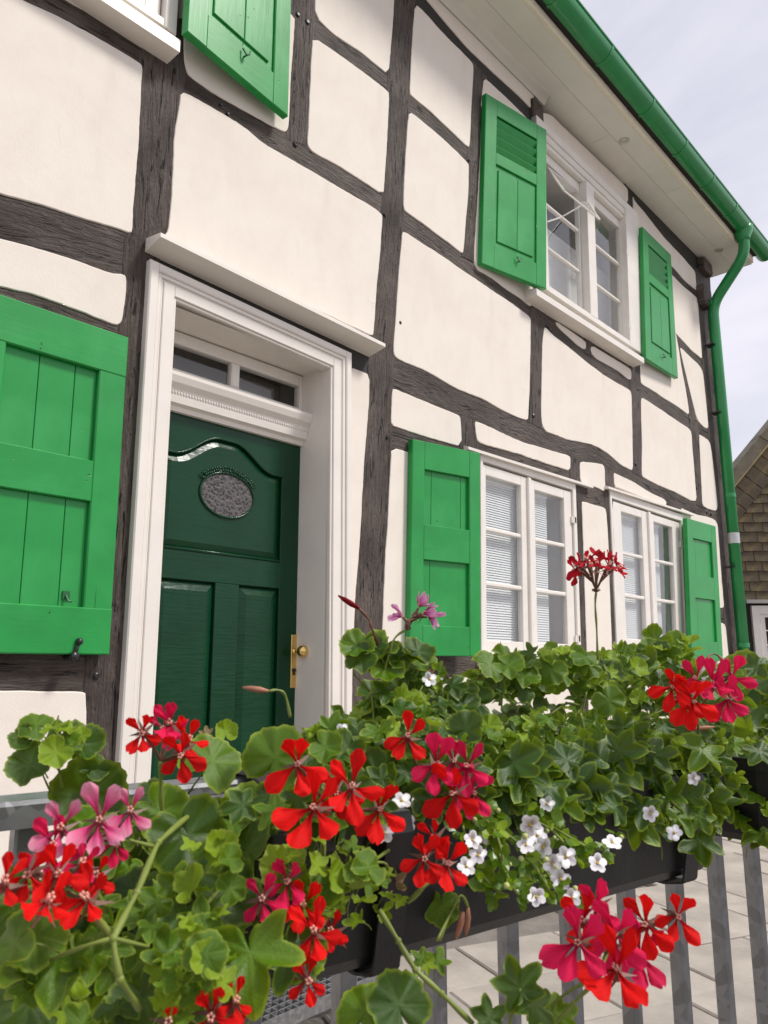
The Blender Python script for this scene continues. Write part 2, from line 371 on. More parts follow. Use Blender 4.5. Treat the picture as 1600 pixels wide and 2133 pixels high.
for j in range(-14, 15):
    for i in range(-12, 22):
        p = V((1.5, -1.6, 0)) + ex * (i * 0.502 + (0.25 if j % 2 else 0)) + ey * (j * 0.402)
        if p.y > -0.28 or p.y < -5 or p.x < 0.2 or p.x > 9.5 or (p - V((0, -DIST, 0))).length > 8.5: continue
        if (p - V((0, -DIST, 0))).normalized().dot(HF) < 0.72: continue
        cnt += 1
        a_ = sa + rnd(-0.004, 0.004)
        link('paving_slab', slab_me[cnt % 4], paving, M.Translation(p + V((0, 0, rnd(-0.004, 0.002)))) @ M.Rotation(a_, 4, 'Z') @ M.Rotation(rnd(-.004, .004), 4, 'X'))

# ============================================================ the half-timbered house
HX = Q(1490, 800).x + 0.02                          # right corner of the house
house = thing('timber_house', 'half-timbered house with white plaster, dark beams and green shutters', 'house', (4, 0, 0))
H = house
core = MB(); core.add([(-2.5, 0.42, -0.02), (HX - 0.03, 0.42, -0.02), (HX - 0.03, 0.42, 5.5), (-2.5, 0.42, 5.5)], [(0, 1, 2, 3)])
core.out('inner_wall', DARK, H)

def xz(p, d=0.0): q = Q(p[0], p[1], d); return (q.x, q.z)
PANELS = [
 [(-150,-110),(37,0),(125,40),(200,80),(288,133),(294,142),(292,180),(288,260),(283,340),(278,400),(275,430),(274,473),(270,489),(240,478),(170,458),(110,438),(60,422),(0,408),(-150,368)],
 [(130,0),(180,28),(250,70),(296,100),(305,98),(308,76),(308,-60),(30,-60)],
 [(380,60),(380,125),(386,148),(392,162),(440,195),(500,230),(560,262),(590,278),(597,272),(600,250),(604,150),(611,60),(612,38),(500,-42),(380,-130)],
 [(654,-60),(653,35),(690,72),(750,112),(806,158),(812,100),(818,20),(820,-60)],
 [(649,78),(700,113),(760,156),(806,192),(808,200),(804,290),(798,380),(796,408),(750,378),(700,346),(650,320),(640,308),(637,300),(642,200),(646,110)],
 [(375,193),(400,203),(450,232),(500,262),(545,300),(590,326),(650,360),(700,390),(770,430),(792,446),(794,455),(790,520),(782,600),(776,690),(774,702),(330,497),(345,488),(349,470),(355,400),(360,275),(370,220)],
 [(862,10),(880,25),(920,70),(960,110),(981,131),(984,142),(980,220),(976,300),(974,311),(937,275),(890,230),(855,203),(850,195),(853,130),(858,60)],
 [(850,234),(870,248),(900,273),(940,308),(972,340),(974,348),(973,400),(968,460),(963,525),(960,529),(915,495),(875,465),(847,446),(837,437),(838,400),(842,320),(846,260)],
 [(835,484),(845,486),(860,497),(920,535),(970,570),(1025,607),(1060,630),(1097,657),(1103,665),(1103,680),(1101,806),(1098,860),(1097,876),(1080,872),(1050,859),(1000,831),(944,809),(906,786),(869,767),(831,752),(818,743),(816,728),(820,680),(825,600),(832,520)],
 [(840,-60),(885,0),(925,48),(975,105),(1030,157),(1085,207),(1104,228),(1108,222),(1110,190),(1060,128),(990,58),(930,0),(880,-60)],
 [(1006,162),(1060,212),(1098,250),(1125,275),(1125,300),(1010,232),(999,226)],
 [(1001,253),(1130,340),(1125,560),(1106,600),(1105,637),(1101,638),(1084,624),(1050,602),(1025,582),(1005,570),(991,562),(985,547),(985,525),(990,450),(996,350)],
 [(1320,420),(1338,440),(1380,494),(1420,536),(1446,566),(1448,590),(1450,606),(1425,586),(1400,557),(1380,545),(1322,525),(1316,408)],
 [(1395,570),(1420,596),(1440,612),(1451,622),(1454,660),(1459,730),(1461,749),(1440,732),(1416,706),(1400,690),(1390,640)],
 [(1414,724),(1420,728),(1440,748),(1454,760),(1462,774),(1466,810),(1470,850),(1474,893),(1466,892),(1454,880),(1448,868),(1436,820),(1424,770),(1416,736)],
 [(1331,756),(1332,796),(1335,801),(1360,816),(1380,830),(1404,844),(1420,856),(1434,866),(1431,840),(1424,800),(1418,770),(1412,730),(1405,690),(1340,730)],
 [(1333,829),(1340,831),(1360,844),(1384,860),(1410,878),(1432,892),(1438,900),(1440,930),(1444,980),(1449,1044),(1439,1044),(1405,1026),(1371,1012),(1349,1001),(1336,994),(1334,985),(1335,930),(1333,860)],
 [(1454,905),(1460,908),(1476,919),(1480,940),(1486,990),(1493,1055),(1490,1065),(1472,1060),(1461,1053),(1460,1035),(1456,945)],
 [(1131,683),(1136,684),(1147,697),(1172,716),(1200,739),(1228,761),(1256,782),(1284,799),(1310,813),(1313,822),(1315,900),(1316,976),(1312,980),(1292,970),(1270,950),(1247,934),(1225,925),(1207,922),(1175,915),(1147,904),(1134,899),(1126,885),(1124,859),(1125,806),(1127,712)],
 [(1155,670),(1181,686),(1213,709),(1218,714),(1218,729),(1207,725),(1185,705),(1166,688),(1157,678)],
 [(1230,720),(1256,735),(1310,768),(1313,775),(1313,792),(1306,790),(1284,772),(1256,757),(1237,746),(1227,731)],
 [(728,765),(747,773),(767,782),(766,831),(762,887),(756,962),(751,1049),(745,1148),(737,1246),(732,1374),(726,1640),(722,1640),(722,900)],
 [(814,811),(822,812),(831,816),(869,831),(906,846),(944,862),(953,866),(957,873),(959,931),(925,923),(887,912),(863,904),(835,894),(812,888),(811,861)],
 [(812,932),(860,946),(884,953),(884,1370),(793,1366),(792,1335),(794,1276),(798,1177),(806,1059),(810,970)],
 [(986,878),(993,879),(1025,893),(1062,912),(1091,923),(1119,931),(1156,942),(1180,949),(1186,953),(1185,981),(1147,970),(1109,957),(1081,947),(1040,936),(1016,929),(992,921),(988,906)],
 [(1205,965),(1211,962),(1252,967),(1257,974),(1258,1001),(1259,1025),(1243,1017),(1206,1006)],
 [(1276,985),(1283,988),(1315,1003),(1337,1017),(1360,1030),(1380,1039),(1386,1046),(1385,1054),(1337,1037),(1292,1019),(1277,1014)],
 [(1415,1058),(1448,1072),(1472,1077),(1486,1082),(1493,1092),(1495,1125),(1499,1181),(1506,1265),(1501,1267),(1440,1262),(1423,1100)],
 [(1440,1297),(1502,1297),(1509,1302),(1515,1362),(1519,1400),(1440,1403)],
 [(1209,1046),(1214,1045),(1232,1051),(1254,1057),(1260,1061),(1263,1102),(1265,1132),(1267,1206),(1270,1291),(1273,1375),(1219,1377),(1219,1349),(1215,1227),(1211,1100)],
 [(792,1413),(985,1410),(985,1720),(780,1740)], [(1003,1410),(1203,1406),(1203,1700),(1003,1720)], [(1222,1406),(1500,1403),(1522,1640),(1225,1690)],
 [(-100,478),(0,500),(50,512),(100,526),(150,541),(200,560),(225,569),(256,573),(261,582),(260,612),(255,655),(251,674),(240,680),(200,666),(150,645),(100,626),(50,610),(0,600),(-100,575)],
 [(-60,1438),(168,1440),(178,1444),(174,1560),(168,1700),(160,2050),(-60,2150)],
 [(1126,235),(1145,240),(1300,388),(1306,396),(1306,425),(1126,262)],
]
def panel(pts, name='plaster_panel'):
    P = [xz(p) for p in pts]
    if area2(P) < 0: P = P[::-1]
    P = chaikin(resample(P, 0.10), 0.22)
    P = resample(P, 0.017)
    P = [(x + 0.0028 * NZ.noise(V((x * 9, 1.7, z * 9))) + 0.0019 * NZ.noise(V((x * 34, 4.2, z * 34))), z + 0.0028 * NZ.noise(V((x * 9, 8.1, z * 9))) + 0.0019 * NZ.noise(V((x * 34, 9.9, z * 34)))) for x, z in P]
    k = len(P); rings = [(P, -0.03), (P, 0.006), (inset(P, 0.0012), 0.0105), (inset(P, 0.004), 0.0120), (inset(P, 0.0045), 0.01205)]
    vs = [(x, -d, z) for r_, d in rings for x, z in r_]
    fs = [(j * k + i, j * k + (i + 1) % k, (j + 1) * k + (i + 1) % k, (j + 1) * k + i) for j in range(4) for i in range(k)]
    fs.append(tuple(range(4 * k, 5 * k)))
    o = mesh(name, vs, fs, PLASTER, H, smooth=True)
    for q in list(o.data.polygons)[-1 - k:]: q.use_smooth = False
    return o
for p in PANELS: panel(p)
# plain wall beyond the left edge of the picture
xl = Q(-60, 700).x
e_ = MB(); prism(e_, [(-2.5, 0), (xl - 0.02, 0), (xl - 0.25, 5.3), (-2.5, 5.3)], -0.03, 0.0, 0.01); e_.out('plaster_panel', PLASTER, H)

# timbers: two edges each, upright ones stand a little prouder than the rails
POSTS = [
 ([(312,40),(297,105),(294,150),(288,260),(281,360),(275,430),(276,500)], [(382,40),(383,120),(376,190),(360,275),(354,350),(351,430),(345,510)]),
 ([(268,478),(261,512),(259,600),(250,690),(225,1000),(185,1350),(168,1620),(150,1950)], [(350,478),(330,530),(320,560),(312,650),(300,900),(272,1400),(255,1640),(238,1960)]),
 ([(612,-60),(612,40),(605,150),(600,250),(597,290)], [(655,-60),(653,36),(649,76),(642,200),(637,306)]),
 ([(822,-60),(817,20),(808,155),(804,290),(796,405),(790,520),(776,690),(768,760),(766,831),(756,962),(751,1049),(737,1246),(731,1374),(725,1600),(718,1800)],
  [(866,-60),(860,20),(853,130),(848,230),(837,440),(826,600),(816,737),(814,811),(812,888),(810,962),(806,1059),(794,1276),(792,1335),(790,1450),(786,1600),(780,1800)]),
 ([(985,130),(980,220),(975,312),(972,400),(968,480),(962,536)], [(1010,160),(999,225),(998,300),(994,400),(988,490),(984,546)]),
 ([(1107,595),(1106,640),(1103,665),(1101,760),(1098,880)], [(1135,605),(1133,660),(1130,684),(1126,740),(1125,806),(1125,892)]),
 ([(1218,695),(1218,736)], [(1230,703),(1228,742)]),
 ([(1312,745),(1311,815),(1315,900),(1316,984)], [(1331,750),(1333,829),(1334,930),(1334,994)]),
 ([(1406,680),(1412,730),(1418,770),(1431,840),(1434,868),(1438,898),(1440,930),(1444,980),(1449,1050)], [(1416,680),(1416,734),(1424,770),(1436,820),(1448,870),(1454,905),(1456,945),(1460,1035),(1462,1060)]),
 ([(1446,560),(1452,620),(1460,749),(1470,850),(1476,920),(1486,990),(1493,1060),(1494,1100),(1499,1181),(1506,1267),(1515,1362),(1520,1420),(1540,1640)],
  [(1476,560),(1480,640),(1488,749),(1498,850),(1506,920),(1514,990),(1521,1060),(1523,1100),(1529,1181),(1536,1267),(1546,1362),(1551,1420),(1570,1640)]),
 ([(955,866),(959,935),(960,965)], [(986,878),(988,906),(991,960)]),
 ([(1186,948),(1186,985),(1190,1020)], [(1205,962),(1206,1000),(1208,1046)]),
 ([(1199,1012),(1203,1100),(1206,1227),(1210,1349),(1210,1420)], [(1209,1030),(1211,1100),(1215,1227),(1219,1349),(1221,1420)]),
 ([(1257,970),(1259,1025),(1263,1102),(1267,1206),(1270,1291),(1274,1400)], [(1276,985),(1277,1020),(1272,1060),(1276,1125),(1279,1237),(1288,1405)]),
 ([(985,1400),(985,1720)], [(1003,1400),(1003,1720)]), ([(1203,1400),(1204,1700)], [(1222,1400),(1225,1700)]),
]
RAILS = [
 ([(-90,-140),(130,0),(250,70),(312,107)], [(-110,-82),(37,0),(200,80),(300,140)]),
 ([(-120,368),(0,408),(110,438),(200,466),(290,494)], [(-120,475),(0,500),(100,526),(200,560),(285,578)]),
 ([(-100,575),(0,600),(100,626),(200,666),(258,686)], [(-100,650),(0,655),(100,690),(200,720),(260,744)]),
 ([(-80,1355),(0,1358),(190,1362)], [(-80,1438),(0,1438),(190,1442)]),
 ([(378,153),(440,195),(500,230),(560,262),(597,280),(640,310),(700,346),(750,378),(806,414)], [(366,185),(450,232),(500,262),(545,300),(590,326),(650,360),(700,390),(770,430),(802,454)]),
 ([(653,36),(700,78),(750,113),(815,164)], [(647,76),(700,113),(750,150),(810,197)]),
 ([(480,-85),(614,6)], [(480,-55),(614,38)]),
 ([(846,-45),(885,0),(925,48),(975,105),(1030,157),(1085,207),(1112,236)], [(858,4),(880,25),(920,70),(960,110),(1006,162),(1060,212),(1114,264)]),
 ([(1300,385),(1320,402),(1400,482),(1478,558),(1486,566)], [(1300,420),(1338,440),(1380,494),(1420,536),(1446,566),(1476,584)]),
 ([(848,195),(890,230),(937,275),(980,317)], [(846,232),(900,275),(940,310),(980,348)]),
 ([(834,438),(875,465),(915,495),(963,532),(991,562),(1025,582),(1050,602),(1110,646)], [(832,482),(860,497),(920,535),(970,570),(1025,607),(1060,633),(1110,669)]),
 ([(996,222),(1025,243)], [(998,252),(1025,271)]),
 ([(1128,650),(1155,670),(1166,688),(1185,705),(1207,725),(1237,746),(1256,757),(1284,772),(1316,796)], [(1128,680),(1147,697),(1172,716),(1200,739),(1228,761),(1256,782),(1284,799),(1316,817)]),
 ([(1116,612),(1180,656),(1250,698),(1335,750)], [(1133,654),(1181,686),(1216,712),(1256,735),(1312,770),(1330,782)]),
 ([(1330,794),(1360,816),(1404,844),(1434,868),(1452,880),(1478,902)], [(1330,827),(1360,844),(1384,860),(1410,878),(1438,898),(1454,905),(1480,922)]),
 ([(1396,552),(1420,576),(1454,609)], [(1396,570),(1420,596),(1456,627)]),
 ([(1404,695),(1432,720),(1464,753)], [(1404,718),(1440,748),(1466,776)]),
 ([(814,742),(831,752),(869,767),(906,786),(944,809),(1000,831),(1050,859),(1097,877),(1134,900),(1175,915),(1207,921),(1225,925),(1247,934),(1270,950),(1315,981),(1349,1001),(1405,1026),(1449,1047),(1496,1064)],
  [(808,808),(831,816),(869,831),(906,846),(953,865),(986,878),(1025,893),(1062,912),(1091,923),(1156,942),(1205,962),(1252,967),(1283,988),(1315,1003),(1360,1030),(1386,1046),(1423,1061),(1448,1072),(1496,1086)]),
 ([(808,887),(863,904),(925,923),(962,934)], [(808,930),(880,952),(980,977)]),
 ([(985,919),(1040,936),(1109,957),(1190,983)], [(985,948),(1040,962),(1109,985),(1194,1012)]),
 ([(1198,1004),(1243,1017),(1264,1027)], [(1202,1042),(1232,1051),(1266,1063)]),
 ([(786,1366),(985,1371),(1210,1377),(1500,1379)], [(786,1413),(985,1411),(1210,1407),(1500,1404)]),
 ([(335,470),(560,580),(800,690)], [(310,545),(560,690),(735,768),(772,784)]),
 ([(1440,1262),(1504,1266)], [(1440,1298),(1507,1298)]),
]
def polyat(P, n_):
    L = [0]
    for a, b in zip(P, P[1:]): L.append(L[-1] + (V(b) - V(a)).length)
    o = []
    for i in range(n_):
        t = L[-1] * i / (n_ - 1); j = 0
        while j < len(P) - 2 and L[j + 1] < t: j += 1
        f = (t - L[j]) / max(1e-9, L[j + 1] - L[j]); o.append(V(P[j]).lerp(V(P[j + 1]), min(1, f)))
    return o
tcount = 0
def timber(A, B, dep, name, mt=None):
    global tcount; tcount += 1
    A = [xz(p) for p in A]; B = [xz(p) for p in B]
    ln = max(sum((V(b) - V(a)).length for a, b in zip(A, A[1:])), 0.1); n_ = max(4, int(ln / 0.05))
    a_, b_ = polyat(A, n_), polyat(B, n_); dep += 0.00017 * (tcount % 12)
    prof = [(0, -0.05), (0.0, -0.002), (0.06, 0.0), (0.28, 0.0), (0.5, 0.0004), (0.72, 0.0), (0.94, 0.0), (1.0, -0.002), (1, -0.05)]
    vs = []; uv = []; off = rnd(0, 40); L = 0; ou = rnd(0, 9)
    for i in range(n_):
        p, q = a_[i], b_[i]; w = q - p; wl = w.length; e = w.normalized() * 0.016
        p = p - e; q = q + e
        if i: L += ((a_[i] + b_[i]) * 0.5 - (a_[i - 1] + b_[i - 1]) * 0.5).length
        for t, d in prof:
            c = p.lerp(q, t)
            nn = 0.0011 * NZ.noise(V((c.x * 6 + off, 3, c.y * 6))) if d > -0.01 else 0
            vs.append((c.x, -(dep + d + nn), c.y)); uv.append((L + ou, t * (wl + 0.03) + off))
    k = len(prof)
    fs = [(i * k + j, i * k + j + 1, (i + 1) * k + j + 1, (i + 1) * k + j) for i in range(n_ - 1) for j in range(k - 1)]
    return mesh(name, vs, fs, mt or TIMBER, H, uv=uv, smooth=True)
for A, B in POSTS: timber(A, B, 0.0078, 'timber_post')
for i, (A, B) in enumerate(RAILS): timber(A, B, 0.0050, 'timber_rail', TIMBER_SHADED if i in (7, 8, 22) else TIMBER)
# wooden pegs and nail heads in the timbers
for (u, v, r_) in [(616,300,.013),(621,30,.012),(641,45,.014),(616,298,.01),(802,447,.01),(977,334,.009),(834,672,.009),(807,911,.009),(1112,866,.012),(1325,967,.013),(1452,1017,.013),(1437,872,.009),(1450,875,.009),(201,1408,.011),(475,237,.008),(460,218,.006),(1473,1068,.012),(1482,1071,.012),(1330,811,.009),(1145,686,.012)]:
    m_ = MB(); q = Q(u, v, 0.012); m_.lathe((q.x, q.y + 0.004, q.z), (0, -1, 0), [(0, r_), (0.006, r_), (0.009, r_ * 0.6)], 10); m_.out('peg', BLACK, H, smooth=False)
# beam ends at the corner and under the eave
def beam_end(c, w_, h_, d0, d1, name='beam_end'):
    m_ = MB(); prism(m_, chaikin([(c[0] - w_, c[1] - h_), (c[0] + w_, c[1] - h_), (c[0] + w_, c[1] + h_), (c[0] - w_, c[1] + h_)], 0.12), d0, d1, 0.008)
    return mesh(name, m_.v, m_.f, TIMBER, H, uv=[(v.z * 1.0, v.x) for v in m_.v])
q = Q(1470, 618, 0.06); beam_end((q.x, q.z), 0.11, 0.105, -0.05, 0.085)
q = Q(1122, 232, 0.03); beam_end((q.x, q.z), 0.075, 0.085, -0.05, 0.03)
q = Q(1478, 566, 0.05); beam_end((q.x - 0.08, q.z + 0.02), 0.12, 0.07, -0.05, 0.07)
# gable side, clad in dark slate; its ragged edge shows beside the downpipe
SLATE = simple('dark_slate', (0.030, 0.029, 0.030), 0.5, var=0.35, scale=9, bscale=30, bdist=0.004)
m_ = MB(); m_.add([(HX, -0.0, 0), (HX, 8, 0), (HX, 8, 5.35), (HX, 0, 5.35)], [(0, 1, 2, 3)]); m_.out('gable_wall', SLATE, H)
m_ = MB(); rows = 40
zt, zb = 5.0, 0.1
for i in range(rows):
    za = zt + (zb - zt) * i / rows; zc = zt + (zb - zt) * (i + 1.25) / rows
    x0 = HX - 0.015 + rnd(-.008, .008); j_ = rnd(0.028, 0.05)
    m_.box8([(x0, -0.015 - j_, zc), (x0 + 0.07, -0.015 - j_, zc), (x0 + 0.05, 0.1, zc), (x0, 0.1, zc), (x0, -0.012, za), (x0 + 0.05, -0.012, za), (x0 + 0.03, 0.1, za), (x0, 0.1, za)])
m_.out('slate_edge', SLATE, H, kind='stuff')

# ------------------------------------------------------------ eaves, gutter, roof
ZS = Q(1320, 402).z; EV = 0.365; XS0 = -2.5; XS1 = Q(1496, 580, 0.02).x
seam = 0.20
for (y0, y1, x0, x1) in [(0.43, -seam + .0012, XS0, 5.15), (0.43, -seam + .0012, 5.1525, XS1), (-seam - .0012, -EV, XS0, 6.2), (-seam - .0012, -EV, 6.2025, XS1 - 0.004)]:
    m_ = MB(); m_.box((x0, y1, ZS), (x1, y0, ZS + 0.018)); m_.out('soffit_board', SOFFIT, H)
m_ = MB()                                           # cove moulding against the wall
prof = [(-0.018, -0.05), (-0.021, -0.046), (-0.026, -0.03), (-0.036, -0.017), (-0.052, -0.008), (-0.075, -0.004), (-0.078, 0.0)]
x1 = Q(1108, 222, 0.03).x + 0.2
vs = [(x, y, ZS + z) for x in (XS0, x1) for y, z in prof]; k = len(prof)
m_.add(vs, [(i, i + 1, k + i + 1, k + i) for i in range(k - 1)] + [tuple(range(k))[::-1], tuple(range(k, 2 * k))]); m_.out('cove_moulding', SOFFIT, H, smooth=True)
CREAM = simple('cream_fascia', (0.84, 0.75, 0.59), 0.55, var=0.06, scale=6)
m_ = MB(); m_.box((XS0, -EV - 0.022, ZS + 0.003), (XS1 - 0.02, -EV - 0.0005, ZS + 0.075)); m_.out('fascia', CREAM, H)
TILE = simple('roof_tile', (0.035, 0.033, 0.034), 0.6, var=0.3, scale=6, bscale=40, bdist=0.003)
m_ = MB(); ya, za = -EV - 0.075, ZS + 0.135
m_.box8([(XS0, ya, za), (XS1 + .1, ya, za), (XS1 + .1, 4, za + 4.2), (XS0, 4, za + 4.2), (XS0, ya, za + 0.05), (XS1 + .1, ya, za + 0.05), (XS1 + .1, 4, za + 4.25), (XS0, 4, za + 4.25)])
rf = m_.out('roof', TILE, H)
m_ = MB(); m_.box((XS0, -EV - 0.07, ZS + 0.078), (XS1, -EV - 0.001, ZS + 0.13)); m_.out('eaves_batten', DARK, H)
YG, RG = -0.458, 0.090
ZG = Q(1340, 217, -YG).z; XG1 = Q(1592, 512, -YG).x
def gutter_prof(r_): return [(YG + r_ * math.cos(a), ZG + r_ * math.sin(a)) for a in [PI + PI * i / 14 for i in range(15)]]
m_ = MB(); po, pi_ = gutter_prof(RG), gutter_prof(RG - 0.004)[::-1]; pp = po + pi_; k = len(pp)
m_.add([(x, y, z) for x in (XS0, XG1) for y, z in pp], [(i, (i + 1) % k, k + (i + 1) % k, k + i) for i in range(k)])
m_.add([(XG1, y, z) for y, z in gutter_prof(RG)], [tuple(range(15))])
gut = m_.out('gutter', GUTTER, H, smooth=True)
gut.data.polygons[len(gut.data.polygons) - 1].use_smooth = False
m_ = MB(); m_.tube([(XS0, YG - RG, ZG + 0.004), (XG1, YG - RG, ZG + 0.004)], 0.009, 8); m_.out('bead', GUTTER, gut, smooth=True)
for (u, v) in [(1252,107),(1340,217),(1410,308),(1468,384),(1517,450),(1150,-20)]:
    x = Q(u, v, -YG).x; m_ = MB(); po, pi_ = gutter_prof(RG + 0.0035), gutter_prof(RG + 0.0005)[::-1]; pp = po + pi_; k = len(pp)
    m_.add([(xx, y, z) for xx in (x - 0.014, x + 0.014) for y, z in pp], [(i, (i + 1) % k, k + (i + 1) % k, k + i) for i in range(k)] + [tuple(range(k))[::-1], tuple(range(k, 2 * k))])
    m_.out('gutter_joint', GUTTER, gut, smooth=False)
for (u, v) in [(1300, 293), (1498, 521)]:
    d_ = ray(u, v); t = (ZS - EYE) / d_.z; c = C0 + d_ * t
    m_ = MB(); m_.lathe((c.x, c.y, ZS - 0.0005), (0, 0, -1), [(0, 0.042), (0.004, 0.042), (0.005, 0.036), (0.002, 0.030), (0.002, 0.02), (0.0045, 0.014), (0.0045, 0.0)][:-1], 20)
    lt = m_.out('soffit_light', simple('lamp_ring', (0.6, 0.58, 0.5), 0.3, 0.6, 0.05), H, smooth=False)
# downpipe with swan neck
XP = Q(1519, 1020, 0.10).x; YP = -0.10
def arc(p0, p1, p2, r_, n_=6):
    a = (V(p0) - V(p1)).normalized(); b = (V(p2) - V(p1)).normalized(); s = V(p1) + a * r_; e = V(p1) + b * r_
    return [(s.lerp(V(p1), t)).lerp(V(p1).lerp(e, t), t) for t in [i / n_ for i in range(n_ + 1)]]
XO = Q(1553, 545, 0.455).x
k0, k1, k2, k3 = (XO, YG, ZG - RG + 0.01), (XO, YG, ZG - RG - 0.22), (XP, YP, ZG - RG - 0.62), (XP, YP, 0.1)
RP = 0.052
m_ = MB(); m_.tube([k0] + arc(k0, k1, k2, 0.12) + arc(k1, k2, k3, 0.13) + [k3], RP, 18)
pipe = m_.out('downpipe', GUTTER, H, smooth=True)
m_ = MB(); m_.lathe((XO, YG, ZG - 0.02), (0, 0, -1), [(0, RG + 0.006), (0.05, RG + 0.002), (0.12, RP + 0.008), (0.15, RP + 0.006)], 20); m_.out('outlet', GUTTER, pipe, smooth=True)
for (u, v, m__, hh, rr) in [(1492, 640, GUTTER, .02, .004), (1521, 1033, GUTTER, .02, .004), (1529, 1122, GREY_TAPE, .05, .0025), (1553, 1344, GUTTER, .02, .004)]:
    zc = Q(u, v, -YP).z; m_ = MB(); m_.lathe((XP, YP, zc - hh), (0, 0, 1), [(0, RP + rr), (2 * hh, RP + rr)], 18); m_.out('pipe_band', m__, pipe, smooth=False)
for zc in (4.3, 3.6, 2.1, 1.3):
    m_ = MB(); m_.box((XP - 0.1, YP - 0.01, zc), (XP + 0.0, YP + 0.075, zc + 0.012)); m_.out('pipe_bracket', BLACK, pipe)

# ------------------------------------------------------------ shutters
def fr4(tl, tr, br, bl, dl, dr): return Fr(Q(*tl, dl), Q(*tr, dr), Q(*br, dr), Q(*bl, dl))
HOOK = simple('shutter_hook', (0.014, 0.12, 0.04), 0.4, var=0.2, scale=20)
def hook(fr, a, b, par):
    p = fr(a, b, 0.004); m_ = MB(); s = 0.018
    m_.tube([p + V((-s * .8, -.004, s)), p + V((-s * .3, -.014, -s * .4)), p + V((0, -.018, -s * .8)), p + V((s * .6, -.02, -s * .3)), p + V((s * .8, -.02, s * .7))], 0.0035, 6)
    m_.tube([p + V((0, .004, -s * .5)), p + V((0, -.018, -s * .8))], 0.004, 6); m_.out('hook', HOOK, par, smooth=True)
def catch(u, v, d, par):
    p = Q(u, v, d); m_ = MB(); m_.tube([p + V((0, d, 0)), p + V((0, -.02, 0))], 0.008, 8); m_.lathe(p + V((0, -.015, 0)), (0.5, -1, 0.1), [(0, .006), (.004, .019), (.012, .017), (.018, .006)], 12)
    m_.tube([p + V((.004, -.012, .0)), p + V((.012, -.018, .045))], [.009, .006], 8); m_.sphere(p + V((.014, -.02, .048)), .012)
    m_.out('shutter_catch', BLACK, par, smooth=True)
def shutter(fr, kind, t=0.036, sa_=0.175, sb_=0.83, label=None):
    m_ = MB(); O = -t
    e = 0.0015 / fr.w
    fr.box(m_, 0, sa_, 0, 1, O, 0, 0.004, 0); fr.box(m_, sb_, 1, 0, 1, O, -0.0006, 0.004, 0)
    if kind == 'louvre': rails = [(0, .10), (.325, .395), (.87, 1)]
    else: rails = [(0, .136), (.40 if kind != 'plank' else .425, .565 if kind != 'plank' else .55), (.865, 1)]
    full = kind == 'plank'
    for i, (b0, b1) in enumerate(rails):
        if full and i != 1: fr.box(m_, 0.0, 1.0, b0, b1, O, 0.0022, 0.004, 1)
        else: fr.box(m_, sa_ - e, sb_ + e, b0, b1, O, -0.0012, 0.003, 1)
    sh = m_.out('shutter', [GREEN_V, GREEN_H], H, label=label)
    if kind == 'louvre':
        b0, b1 = rails[0][1], rails[1][0]
        ns = 4
        for i in range(ns):
            c0 = b0 + (b1 - b0) * (i + .16) / ns; c1 = b0 + (b1 - b0) * (i + .98) / ns; m_ = MB()
            # each slat slopes outwards towards its lower edge
            pts = []
            for a in (sa_ + .002, sb_ - .002):
                pts += [fr(a, c0, -0.010), fr(a, c0 + .010, -0.001), fr(a, c1, -0.026), fr(a, c1 - .010, -0.0325)]
            m_.add(pts, [(0, 1, 5, 4), (1, 2, 6, 5), (2, 3, 7, 6), (3, 0, 4, 7), (0, 3, 2, 1), (4, 5, 6, 7)]); m_.out('slat', GREEN_H, sh)
        m_ = MB(); fr.box(m_, sa_ - .01, sb_ + .01, b0 - .005, b1 + .005, -0.0355, -0.0325, 0.0, 0); m_.out('slat_gap_shade', DARK, sh)  # dark sheet added as the shade between the see-through slats
        b0, b1 = rails[1][1], rails[2][0]; am = (sa_ + sb_) / 2 + .02; g_ = 0.0012 / fr.w
        for (x0, x1) in ((sa_, am - g_), (am + g_, sb_)):
            m_ = MB(); fr.box(m_, x0, x1, b0, b1, -0.03, -0.013, 0.001, 0)
            ia = 0.03 / fr.w; ib = 0.035 / fr.h
            fr.box(m_, x0 + (ia if x0 == sa_ else 0), x1 - (ia if x1 == sb_ else 0), b0 + ib, b1 - ib, -0.0125, -0.0035, 0.0035, 0)
            m_.out('panel_board', GREEN_V, sh)
        hook(fr, 0.52, 0.905, sh)
    else:
        for i in (0, 1):
            b0, b1 = rails[i][1], rails[i + 1][0]
            if kind == 'plank': cuts = [sa_, .40, .645, sb_]
            else: cuts = [sa_, (.30 if i == 0 else .29), sb_ - (.10 if i == 0 else .0)] + ([sb_] if i == 0 else [])
            for x0, x1 in zip(cuts, cuts[1:]):
                g_ = 0.0011 / fr.w; m_ = MB(); fr.box(m_, x0 + (g_ if x0 != sa_ else 0), x1 - (g_ if x1 != sb_ else 0), b0, b1, -0.032, -0.0195 - rnd(0, .0008), 0.0015, 0); m_.out('panel_board', GREEN_V, sh)
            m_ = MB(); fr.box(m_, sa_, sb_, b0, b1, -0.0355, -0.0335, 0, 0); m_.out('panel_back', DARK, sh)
    return sh
F1 = Fr(Q(268,703,.06) - V((.50,0,-.0)), Q(268,703,.06), Q(228,1364,.06), Q(228,1364,.06) - V((.50,0,0)))
s1 = shutter(F1, 'plank', label='big green board shutter left of the front door', sa_=.17, sb_=.80)
catch(148, 1368, .05, s1)
p = F1(.69, .84, -.02); m_ = MB(); m_.box((p.x - .012, p.y - .006, p.z - .004), (p.x + .012, p.y + .004, p.z + .022)); m_.tube([p + V((-.002, -.006, .008)), p + V((.002, -.02, -.012)), p + V((.012, -.02, -.012))], .004, 6); m_.out('hook', HOOK, s1, smooth=False)
a, b = Q(390,64,.13), Q(601,242,.08); hgt = 1.22
